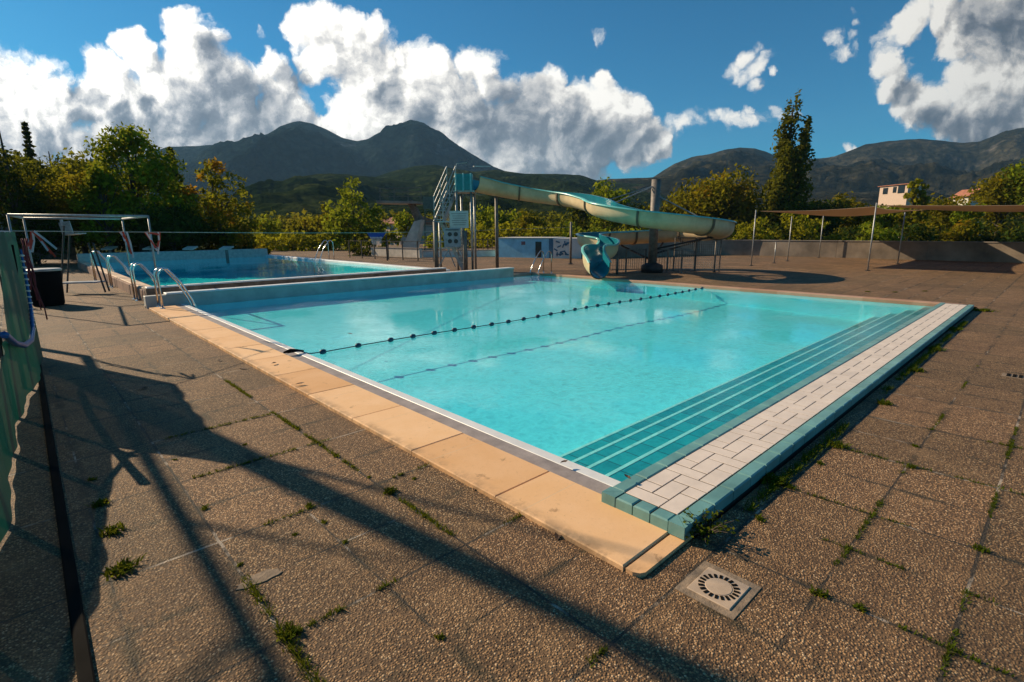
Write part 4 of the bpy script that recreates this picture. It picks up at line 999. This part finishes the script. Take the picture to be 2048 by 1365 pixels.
# ---- white low walls and railings beyond the diving pool
wt = thing('white_kerb_wall', gnd(1010,512), 'low pale wall running behind the stair tower', 'wall')
a, b2 = gnd(845,515), gnd(1010,513); wallseg(a, b2, .38, .2, wt, 'wall_panel', WPAINT)
wt2 = thing('grey_kerb_wall', gnd(760,512), 'low grey wall below the leaning diving tower', 'wall')
a, b2 = gnd(745,512), gnd(842,516); wallseg(a, b2, .55, .2, wt2, 'wall_panel', CONCL)
railing(gnd(700,516), gnd(868,524), 1.05, 0, 'thin dark railing between diving pool and leaning tower', posts=7)
railing(gnd(938,510), gnd(1012,507), 1.0, 8, 'thin railing right of the stair tower before the pump house', posts=3, bar=.02)

# ---- diving tower
dt = thing('diving_tower', atd(820,505,40), 'leaning concrete diving tower with railed platform far behind the pools', 'diving tower')
def AD(px, py, dep=40.): return atd(px, py, dep)
def beam(a, b, wd, th, name, mat, parent): return MB().bar(AD(*a), AD(*b), th, wd, tuple(RH)).build(name, mat, parent)
def slab(p4, dep, hd, name, mat, parent):   # a side outline given depth
    m = MB(); P = [AD(*p, dep) for p in p4]; n = len(P); m.add([p-FH*hd for p in P]+[p+FH*hd for p in P], [tuple(range(n)), tuple(range(2*n-1, n-1, -1))]+[(i,n+i,n+(i+1)%n,(i+1)%n) for i in range(n)]); return m.build(name, mat, parent)
slab([(803,506),(832,444),(846,440),(832,506)], 40, .9, 'leaning_pier', CONCL, dt)
slab([(832,443),(816,404),(826,402),(846,440)], 40, .5, 'upper_strut', STONE, dt)
slab([(760,403),(842,405),(842,409),(760,408)], 40, 1.1, 'platform', CONC, dt)
rl = MB()
for dz in (-1.1, 1.1):
    for y_ in (376, 384, 393): rl.bar(AD(758,y_+1,40+dz), AD(842,y_,40+dz), .035)
    for x_ in (760, 788, 816, 842): rl.bar(AD(x_,404,40+dz), AD(x_,376,40+dz), .035)
rl.build('guard_rail', SB, dt)
st = MB()
for x_ in (850, 868): st.bar(AD(x_,506), AD(x_,400), .07)
for k in range(9): st.bar(AD(850,410+k*11), AD(868,410+k*11), .04)
st.bar(AD(846,406), AD(872,406), .08, .9)
st.build('access_ladder', pbr('green_steel', (.10,.15,.12), .6), dt)

# ---- basketball hoop
hp = thing('basketball_hoop', gnd(766,520), 'blue basketball backboard with white net beyond the diving pool', 'basketball hoop')
dh = gnd(775,522).dot(FH)
slab([(734,466),(772,466),(764,478),(742,478)], dh, .02, 'backboard', BOARDB, hp)
ng = MB()
for k in range(9): ng.bar(AD(741+k*2.8,474,dh-.1), AD(745+k*1.8,489+1.5*(k%2),dh-.1), .025)
ng.bar(AD(740,476,dh-.1), AD(765,476,dh-.1), .03); ng.bar(AD(743,482,dh-.1), AD(763,482,dh-.1), .02); ng.build('net', WHITEC, hp)
MB().bar(AD(775,522,dh+.1), AD(772,470,dh+.1), .07).build('pole', DARKM, hp)

# ---- things on the far edge of the diving pool
def block(px, label, i):
    base = atd(px, 516, 28.6); t = thing('starting_block', base, label, 'starting block', 'starting blocks'); 
    MB().bar(base-Vector((0,0,.3)), base+Vector((0,0,.45)), .12).build('leg', CONC, t); MB().obox(base+Vector((0,0,.52)), RH*.28, FH*.25+Vector((0,0,.06)), (0,0,.035)).build('top', CONCL, t)
for i, (px, lb) in enumerate(((222,'pale starting block at the left end of the far white wall'),(304,'starting block on the far white wall behind the gantry legs'),(383,'starting block on the far wall between gantry and tree trunks'),(455,'rightmost starting block on the far white wall'))): block(px, lb, i)
lw = thing('retaining_wall', atd(100,520,27.5), 'dark brown retaining wall behind the lifeguard chair', 'wall')
wallseg(atd(55,520,27)*1., atd(150,520,29.5)*1., 1.9, .3, lw, 'wall_panel', STONE)

# ------------------------------------------------------------------ trees
def crown(kind, h, wdt, z0, seed, leaf, dens):
    r = np.random.default_rng(seed); cl = []
    if kind == 'round':
        n = 34
        for i in range(n):
            d = r.normal(0, 1, 3); d /= np.linalg.norm(d); d[2] = d[2]*.95; k = r.uniform(.35, .86)
            c = np.array([d[0]*wdt/2*k, d[1]*wdt/2*k, z0+(h-z0)*(.52+d[2]*.42*k)]); cl.append((c, r.uniform(.13, .24)*wdt))
    elif kind == 'spiky':
        for i in range(130):
            a = r.uniform(0, 2*math.pi); k = r.uniform(0, .9)**.6; zz = z0+(h-z0)*(1-k*k*.75)*r.uniform(.0, 1)**.6
            cl.append((np.array([math.cos(a)*k*wdt/2, math.sin(a)*k*wdt/2, zz]), wdt*.07*r.uniform(.8,1.6)))
    elif kind == 'layered':
        for i in range(75):
            a = r.uniform(0, 2*math.pi); t = r.uniform(0, 1); rad = wdt/2*math.sqrt(max(.05, 1-(2*t-.75)**2))*r.uniform(.3, 1)
            cl.append((np.array([math.cos(a)*rad, math.sin(a)*rad, z0+(h-z0)*t*.95]), wdt*r.uniform(.09, .17)))
    elif kind == 'conifer':
        for i in range(26):
            t = i/26; rad = wdt/2*(1-t)**.8
            for j in range(4): a = r.uniform(0, 2*math.pi); cl.append((np.array([math.cos(a)*rad*.6, math.sin(a)*rad*.6, z0+(h-z0)*t]), max(.12, rad*.42)))
    elif kind == 'poplar':
        for (ox, oy, hh, ww) in ((0,0,1.,.26),(.02,.1,.92,.34),(-.10,.1,.82,.28),(.12,-.1,.80,.28),(-.2,0,.62,.34),(.2,0,.60,.36),(-.34,0,.46,.36),(.36,.05,.46,.36),(.44,0,.84,.15),(-.40,0,.33,.34),(.5,.1,.33,.34)):
            for i in range(60):
                t = r.uniform(0, 1); rad = wdt*ww*.5*(math.sin(math.pi*min(1, t*.8+.18)))*r.uniform(.2, 1.1); a = r.uniform(0, 2*math.pi)
                b0 = .0 if ox != .44 else .42
                zz = z0+(h*hh-z0)*(b0+t*(1-b0)); cl.append((np.array([ox*wdt*(.35+.65*t)+math.cos(a)*rad, oy*wdt+math.sin(a)*rad, zz]), wdt*ww*.30*(1.15-t*.6)))
    elif kind == 'bush':
        for i in range(22):
            a = r.uniform(0, 2*math.pi); k = r.uniform(0, 1)**.5*.8; cl.append((np.array([math.cos(a)*k*wdt/2, math.sin(a)*k*wdt/2, h*(.12+.72*r.uniform(0, 1)*(1-k*k*.6))]), wdt*r.uniform(.10, .18)))
    V = []; 
    for c, rr in cl:
        m = max(14, int(dens*rr*rr/(leaf*leaf)*4.2)); d = r.normal(0, 1, (m, 3)); d /= np.linalg.norm(d, axis=1)[:, None]
        st = np.array([1, 1, .8 if kind != 'poplar' else 2.2]); p = c+d*rr*st*(r.uniform(.25, 1.15, (m, 1))**.6)
        nrm = d+r.normal(0, .7, (m, 3)); nrm /= np.linalg.norm(nrm, axis=1)[:, None]
        a = np.cross(nrm, r.normal(0, 1, (m, 3))); a /= np.linalg.norm(a, axis=1)[:, None]+1e-9; b = np.cross(nrm, a); s = leaf*r.uniform(.45, 1.15, (m, 1))
        V.append(np.stack([p-a*s, p-b*s*.55, p+a*s, p+b*s*.55], axis=1).reshape(-1, 3))
    V = np.concatenate(V); F = np.arange(len(V)).reshape(-1, 4); return V, F, cl
def tree(px, top, wpx, dep, mat, kind, label, leaf=None, dens=1., z0f=.22, base=0., group=None, name='tree', seed=None, loc=None, h=None, wd=None):
    seed = seed or abs(int(px*7+top))+1
    if loc is None:
        B_ = atd(px, (top*2+500)/3, dep); B_.z = base; h = atd(px, top, dep).z-base; wd = wpx/FPX*dep
    else: B_ = Vector(loc)
    t = thing(name, B_, label, 'bush' if kind == 'bush' else 'tree', group)
    V, F, cl = crown(kind, h, wd, h*z0f, seed, leaf or dep*.0046, dens)
    npmesh('crown', V+np.array(B_), F, mat, t)
    if kind != 'bush':
        m = MB(); rs = random.Random(seed); tr = max(.06, h*.022); lean = (rs.uniform(-.03,.03)*h, rs.uniform(-.03,.03)*h)
        m.tube([B_, B_+Vector((lean[0]*.3,lean[1]*.3,h*.3)), B_+Vector((lean[0],lean[1],h*.62)), B_+Vector((lean[0],lean[1],h*.9))], [tr*1.25, tr, tr*.55, tr*.15], 8)
        for k in range(0, len(cl), max(1, len(cl)//14)):
            c = Vector(cl[k][0])+B_; s0 = B_+Vector((lean[0]*.5, lean[1]*.5, max(h*.2, (c.z-B_.z)*.55))); m.tube([s0, s0.lerp(c, .5)+Vector((0,0,.1)), c], [tr*.4, tr*.25, tr*.08], 5)
        m.build('trunk', BARK, t)
    return t
T = [ # px, top, width px, depth, material, kind, label
 (8,228,130,27,F_DARK,'round','darkest tree at the left edge of the view',.12),
 (64,240,52,40,F_DARK,'conifer','dark conifer tip rising above the orange foliage at left',.2),
 (-70,250,200,30,F_DARK,'round','dark tree just outside the left edge',.1),
 (112,278,200,36,F_AUT,'round','orange and yellow autumn tree at upper left',.2),
 (150,322,170,30,F_OCH,'round','olive tree in front of the orange autumn tree',.15),
 (262,256,205,31,F_GREEN,'layered','tall airy green tree behind the gantry',.25),
 (205,330,120,29,F_GREEN,'layered','lower green tree left of the tall airy one',.2),
 (348,292,70,40,F_DARK,'conifer','dark conifer between the airy tree and the red-tipped tree',.2),
 (432,318,150,33,F_AUT,'spiky','dense dark tree with red and yellow tips behind the diving pool',.12),
 (340,400,150,30,F_DARK,'round','low dark tree under the airy tree',.05),
 (60,400,160,28,F_DARK,'round','low dark tree behind the retaining wall',.05),
 (705,360,128,50,F_GREEN,'spiky','feathery green tree left of the diving tower',.06),
 (660,400,70,52,F_OCH,'round','olive tree touching the feathery tree on its left',.1),
 (535,425,60,50,F_GREEN,'round','small green tree right of the red-tipped tree',.1),
 (610,432,80,56,F_OCH,'round','small olive tree in the middle of the yellow bushes',.1),
 (812,415,60,58,F_GREEN,'round','green tree behind the leaning diving pier',.1),
 (985,408,100,60,F_GREEN,'round','green tree below the straight run of the slide',.1),
 (1060,420,70,64,F_OCH,'round','dark olive tree under the slide, right of the green one',.1),
 (1215,352,100,62,F_GREEN,'round','dark green tree behind the slide bend',.1),
 (1160,395,70,66,F_DARK,'round','dark tree behind the slide kink',.1),
 (1300,400,110,60,F_OCH,'round','olive tree right behind the slide column',.1),
 (1385,375,120,60,F_OCH,'round','olive tree between the slide column and the large ochre tree',.1),
 (1445,338,170,56,F_OCH,'round','large ochre tree left of the poplar',.1),
 (1588,176,150,52,F_POP,'poplar','tall poplar with a split top',.0),
 (1650,380,100,54,F_DARK,'round','dark tree at the right foot of the poplar',.05),
 (1540,400,90,58,F_DARK,'round','dark tree at the left foot of the poplar',.05),
 (1705,376,80,56,F_OCH,'round','olive tree right of the dark poplar-foot tree',.1),
 (1760,400,90,58,F_GREEN,'round','green tree below the pale house',.1),
 (1832,348,56,55,F_YEL,'spiky','slim yellow-green tree right of the pale house',.1),
 (1885,385,110,58,F_OCH,'round','olive tree between the slim yellow tree and the red-roofed house',.1),
 (1935,400,60,44,F_GREEN,'round','green tree in front of the red-roofed house',.1),
 (2010,322,110,50,F_OCH,'round','tall olive tree at the right edge',.1),
 (2075,300,120,48,F_GREEN,'round','tall green tree half outside the right edge',.1)]
for px, top, wpx, dep, mt, kd, lb, z0 in T: tree(px, top, wpx, dep, mt, kd, lb, z0f=z0)
BUSH = [(-30,430,150,27,F_DARK,'dark hedge bush behind the bin'),(200,415,130,33,F_DARK,'dark hedge bush behind the lifeguard chair'),(300,430,120,33,F_DARK,'dark hedge bush behind the gantry legs'),(400,420,130,34,F_DARK,'dark hedge bush behind the far white wall'),(470,425,80,33.5,F_DARK,'dark hedge bush at the right end of the far white wall'),
 (545,458,70,46,F_YEL,'leftmost yellow bush behind the diving pool'),(590,450,60,47,F_YEL,'second yellow bush behind the diving pool'),(632,455,60,46,F_YEL,'third yellow bush behind the diving pool'),(672,446,60,47,F_GREEN,'fourth bush behind the diving pool, below the feathery tree'),(520,478,36,38,F_OCH,'small bush at the corner of the far white wall'),(722,476,50,36,F_DARK,'dark bush left of the blue backboard'),(780,452,44,46,F_YEL,'yellow bush right of the blue backboard'),
 (880,450,60,50,F_GREEN,'bush behind the stair tower'),(955,436,70,50,F_YEL,'yellow bush right of the stair tower'),(1005,426,64,52,F_YEL,'feathery yellow bush right of the slide post'),(1085,432,80,52,F_YEL,'yellow bush above the pump house'),(1140,440,70,52,F_GREEN,'green bush behind the rope post'),(1205,450,70,50,F_GREEN,'green bush behind the slide chute'),(1270,455,80,48,F_GREEN,'bush behind the slide column'),(1350,440,80,48,F_OCH,'ochre bush behind the right bend of the slide'),
 (1430,430,70,44,F_GREEN,'bush left of the far left sail pole'),(1505,400,66,41,F_YEL,'pointed yellow-green bush at the left sail corner'),(1600,402,84,42,F_YEL,'large yellow-green bush under the left sail'),(1552,440,60,42,F_DARK,'dark bush between the two yellow-green bushes'),(1676,448,34,41,F_YEL,'small yellow bush beside the strip of shadow'),(1712,440,70,43,F_DARK,'dark bush right of the small yellow bush'),(1766,432,80,41,F_GREEN,'round green bush behind the front sail pole'),(1822,436,76,42,F_DARK,'dark bush under the right sail, left part'),(1885,428,90,43,F_OCH,'yellowish bush under the right sail, middle part'),(1955,430,90,42,F_OCH,'olive bush under the right sail'),(2025,428,90,41,F_DARK,'dark bush at the right edge under the sail'),(1460,420,80,50,F_OCH,'ochre bush below the large ochre tree')]
for px, top, wpx, dep, mt, lb in BUSH: tree(px, top, wpx*1.25, dep, mt, 'bush', lb, name='bush', base=-.5, dens=1.3)
# trees and an added stem beyond the left edge of the view that shade the deck
def bare(loc, segs, label, seed, twigs=26, crownm=None):
    t = thing('tree', loc, label, 'tree'); m = MB(); rs = random.Random(seed)
    P = [Vector(p) for p, r in segs]; m.tube(P, [r for p, r in segs], 8)
    for k in range(twigs):
        a = P[-1].lerp(P[-2], rs.random()) if rs.random() < .6 else P[-2].lerp(P[1], rs.random()*.8); d = Vector((rs.uniform(-1,1), rs.uniform(-1,1), rs.uniform(.1,1)))*rs.uniform(.8, 2.2)
        m.tube([a, a+d*.5+Vector((0,0,.1)), a+d], [.035,.02,.006], 4)
    m.build('trunk', BARK, t); return t
hd = Vector((-sd.x, -sd.y, 0)).normalized(); ct = 1/math.tan(SUN_EL)
def src(sx, sy, h): p = Vector((sx, sy, 0))-hd*h*ct; p.z = h; return p  # unseen point whose shadow lands on the given deck spot
bare((-.9,12.6,0), [((-.9,12.6,0),.16), (src(.30,8.0,2.2),.14), (src(.59,6.33,3.2),.13), (src(1.05,3.9,4.4),.12), (src(1.42,1.9,5.4),.10), (src(1.75,.2,6.3),.07)], 'leaning bare tree left of the screen fence', 3, 3)  # unseen trunk shaped so its shadow forms the broad deck band
bare((-1.3,13.5,0), [((-1.3,13.5,0),.09), (src(.50,9.0,2.6),.06), (src(.50,5.5,3.6),.05), (src(.48,2.2,4.6),.045), (src(.50,.6,5.2),.03)], 'unseen slim stem added left of the screen fence to cast a thin line of shadow', 8, 3)  # stem added out of view; its shadow draws the straight line
for (x_, y_, h_, w_, sd_, lb) in ((-5.5,23,7.5,5,11,'leafy tree beyond the left edge near the gantry'),(-9,19,8,5,13,'leafy tree farther beyond the left edge')):
    tree(0,0,0,30,F_GREEN,'layered',lb,leaf=.12,dens=.8,seed=sd_,loc=(x_,y_,0),h=h_,wd=w_)

# ------------------------------------------------------------------ houses
def house(name, px0, px1, pyt, pyb, dep, wall, roof, label, depth=6., roofh=.9, wins=()):
    A_ = atd(px0, pyb, dep); B_ = atd(px1, pyb, dep-1.1*(px1-px0)/FPX*dep); zt = atd((px0+px1)/2, pyt, dep).z; zb_ = -1; t = thing(name, ((A_.x+B_.x)/2,(A_.y+B_.y)/2,0), label, 'house')
    a, b = Vector((A_.x,A_.y,0)), Vector((B_.x,B_.y,0)); d = (b-a).normalized(); nb = Vector((-d.y,d.x,0)); nb = nb if nb.dot(FH) > 0 else -nb
    wo = prism([a, b, b+nb*depth, a+nb*depth], zt, 'wall', wall, t, zb_)
    e = .35; z1 = zt; r0_ = [a-d*e-nb*e, b+d*e-nb*e, b+d*e+nb*(depth+e), a-d*e+nb*(depth+e)]; m = MB(); mid0 = (r0_[0]+r0_[3])/2; mid1 = (r0_[1]+r0_[2])/2
    Z = Vector((0,0,1)); m.add([p+Z*z1 for p in r0_]+[p+Z*(z1+.12) for p in r0_]+[mid0+Z*(z1+roofh), mid1+Z*(z1+roofh)], [(3,2,1,0),(0,1,5,4),(1,2,6,5),(2,3,7,6),(3,0,4,7),(4,5,9,8),(6,7,8,9),(5,6,9),(7,4,8)]); m.build('roof', roof, t)
    L = (b-a).length
    for f, z, ww, hh in wins: MB().obox(a+d*L*f+Z*(zt-z)-nb*.03, d*ww/2, nb*.06, Z*hh/2).build('window', GLASSD, t)
    return t
house('house', 1758, 1814, 374, 392, 120, PLASTER, TERRA, 'pale pink house with two windows on the rise right of the poplar', 3.5, .35, ((.22,1.0,1.2,1.3),(.78,.9,1.6,1.6),(.55,.9,.8,1.2)))
house('house', 1940, 1972, 396, 412, 90, OCHREW, TERRA, 'red-roofed house half hidden by trees at right', 3, 1.3, ((.3,.8,.8,.8),))
house('house', 752, 800, 449, 475, 75, PLASTER, TERRA, 'orange-roofed house behind the blue basketball backboard', 7, 1.1, ((.3,.9,.8,.8),(.7,.9,.8,.8)))

# ------------------------------------------------------------------ hills and mountains
def hill(name, prof, dn, dr, mat, seed, rough, cols=420, rows=70, zb=-2., shape=1.25, fscale=1., back=.5, ridge=True):
    xs = np.linspace(prof[0][0], prof[-1][0], cols); ys = np.interp(xs, [p[0] for p in prof], [p[1] for p in prof])
    V = np.zeros((cols, rows, 3)); ts = np.linspace(0, 1+back, rows)
    for i, (px, py) in enumerate(zip(xs, ys)):
        P = atd(px, py, dr); d = Vector((P.x, P.y, 0))/dr; H = P.z
        for j, t in enumerate(ts):
            r = dn+(dr-dn)*t; f = t**shape if t <= 1 else max(0, 1-(t-1)/back*.8); V[i, j] = (d.x*r, d.y*r, zb+(H-zb)*f)
    X, Y = V[..., 0]*fscale, V[..., 1]*fscale
    n1 = fbm(X, Y, seed, 7, ridge)-.68; n2 = fbm(X*.37+9, Y*.37, seed+20, 5, ridge)-.68
    tt = np.clip(ts, 0, 1)[None, :]; env = np.sin(np.pi*np.clip(tt, 0, 1))**.8+.05
    V[..., 2] += (n1*.55+n2)*rough*env
    idx = np.arange(cols*rows).reshape(cols, rows); F = np.stack([idx[:-1,:-1], idx[1:,:-1], idx[1:,1:], idx[:-1,1:]], -1).reshape(-1, 4)
    o = npmesh(name, V.reshape(-1, 3), F, mat, None, True); struct(o); return o
MT = hill_mat('mountain_forest', [(.40,(.007,.018,.020)),(.5,(.018,.038,.038)),(.60,(.042,.066,.060))], (.13,.145,.15), .008, .012, .56,.66, 1., 26)  # bluish tones carry part of the distance haze in the colour
HG = hill_mat('hill_forest', [(.38,(.008,.020,.006)),(.5,(.026,.042,.014)),(.62,(.07,.082,.026))], (.07,.065,.04), .012, .03, .62,.74, .8, 6)
HB = hill_mat('brown_hill', [(.38,(.012,.015,.009)),(.5,(.042,.040,.024)),(.62,(.10,.085,.05))], (.23,.20,.17), .012, .014, .56,.72, .9, 10)
hill('mountain', [(-600,380),(-200,360),(0,350),(150,330),(250,312),(310,297),(335,289),(400,287),(450,283),(500,272),(535,262),(560,247),(585,239),(600,237),(625,243),(655,256),(685,272),(715,279),(735,275),(750,266),(778,254),(802,245),(822,239),(836,243),(850,251),(870,264),(900,288),(940,312),(985,334),(1040,350),(1100,362),(1250,385),(1400,400)], 480, 1300, MT, 5, 230, cols=520, rows=110, fscale=1/260., shape=1.1)
hill('hill', [(300,470),(430,415),(490,388),(540,368),(600,354),(660,347),(720,350),(780,356),(840,365),(900,372),(1000,385),(1150,400),(1300,420)], 110, 420, HG, 31, 34, rows=80, fscale=1/75., shape=.9, zb=-1)
hill('hill', [(600,400),(700,372),(780,345),(830,333),(870,330),(910,338),(950,344),(990,340),(1050,348),(1110,349),(1160,352),(1195,362),(1260,366),(1320,372),(1400,385),(1500,400)], 260, 560, HG, 41, 36, rows=70, fscale=1/95., shape=1.0, zb=-1)
hill('hill', [(1050,392),(1150,366),(1220,358),(1290,356),(1330,352),(1420,345),(1520,345),(1600,350),(1700,362),(1850,372),(2050,380),(2300,390)], 230, 620, HB, 51, 22, rows=60, fscale=1/80., shape=1.1, zb=-1)
hill('mountain', [(1120,385),(1240,372),(1300,358),(1325,340),(1350,325),(1385,312),(1420,307),(1450,298),(1480,293),(1510,295),(1550,310),(1600,318),(1640,318),(1670,314),(1700,303),(1730,290),(1780,281),(1840,276),(1880,280),(1920,286),(1960,284),(1985,275),(2010,262),(2035,254),(2070,250),(2200,262),(2500,300),(2900,380)], 330, 1000, HB, 61, 110, cols=520, rows=110, fscale=1/180., shape=1.15)
# wood along the foot of the hills
def woodland():
    r = np.random.default_rng(9); Vs = []
    for k in range(900):
        dep = r.uniform(75, 170); px = r.uniform(-80, 2130)
        if px < 480: continue
        B_ = atd(px, 470, dep); h = r.uniform(2.5, 5.5)+.02*(dep-75); c = np.array([B_.x, B_.y, h*.5-.5]); m = 110; d = r.normal(0,1,(m,3)); d /= np.linalg.norm(d,axis=1)[:,None]; p = c+d*np.array([h*.5,h*.5,h*.5])*r.uniform(.6,1.05,(m,1))
        nrm = d+r.normal(0,.5,(m,3)); a = np.cross(nrm, r.normal(0,1,(m,3))); a /= np.linalg.norm(a,axis=1)[:,None]; b = np.cross(nrm/np.linalg.norm(nrm,axis=1)[:,None], a); s = dep*.0055*r.uniform(.6,1.2,(m,1))
        Vs.append(np.stack([p-a*s,p-b*s*.6,p+a*s,p+b*s*.6],axis=1).reshape(-1,3))
    V = np.concatenate(Vs); o = npmesh('woodland', V, np.arange(len(V)).reshape(-1,4), foliage('foliage_wood', (.018,.028,.008),(.06,.062,.014),(.11,.07,.014), sc=.09)); o['kind'] = 'stuff'; o['label'] = 'distant band of trees at the foot of the hills'
woodland()

# ------------------------------------------------------------------ haze
def haze():
    m, q, o = newmat('haze'); v = q.n('ShaderNodeVolumePrincipled', {}, Density=.00014, Anisotropy=.1); v.inputs['Color'].default_value = (.34, .66, 1, 1)
    m.node_tree.links.new(v.outputs[0], o.inputs[1])
    ob = MB().box(-2000, 2000, -2000, 2000, -1.7, 340).build('haze', m); ob['kind'] = 'stuff'; ob['label'] = 'thin blue haze over the valley'
haze()
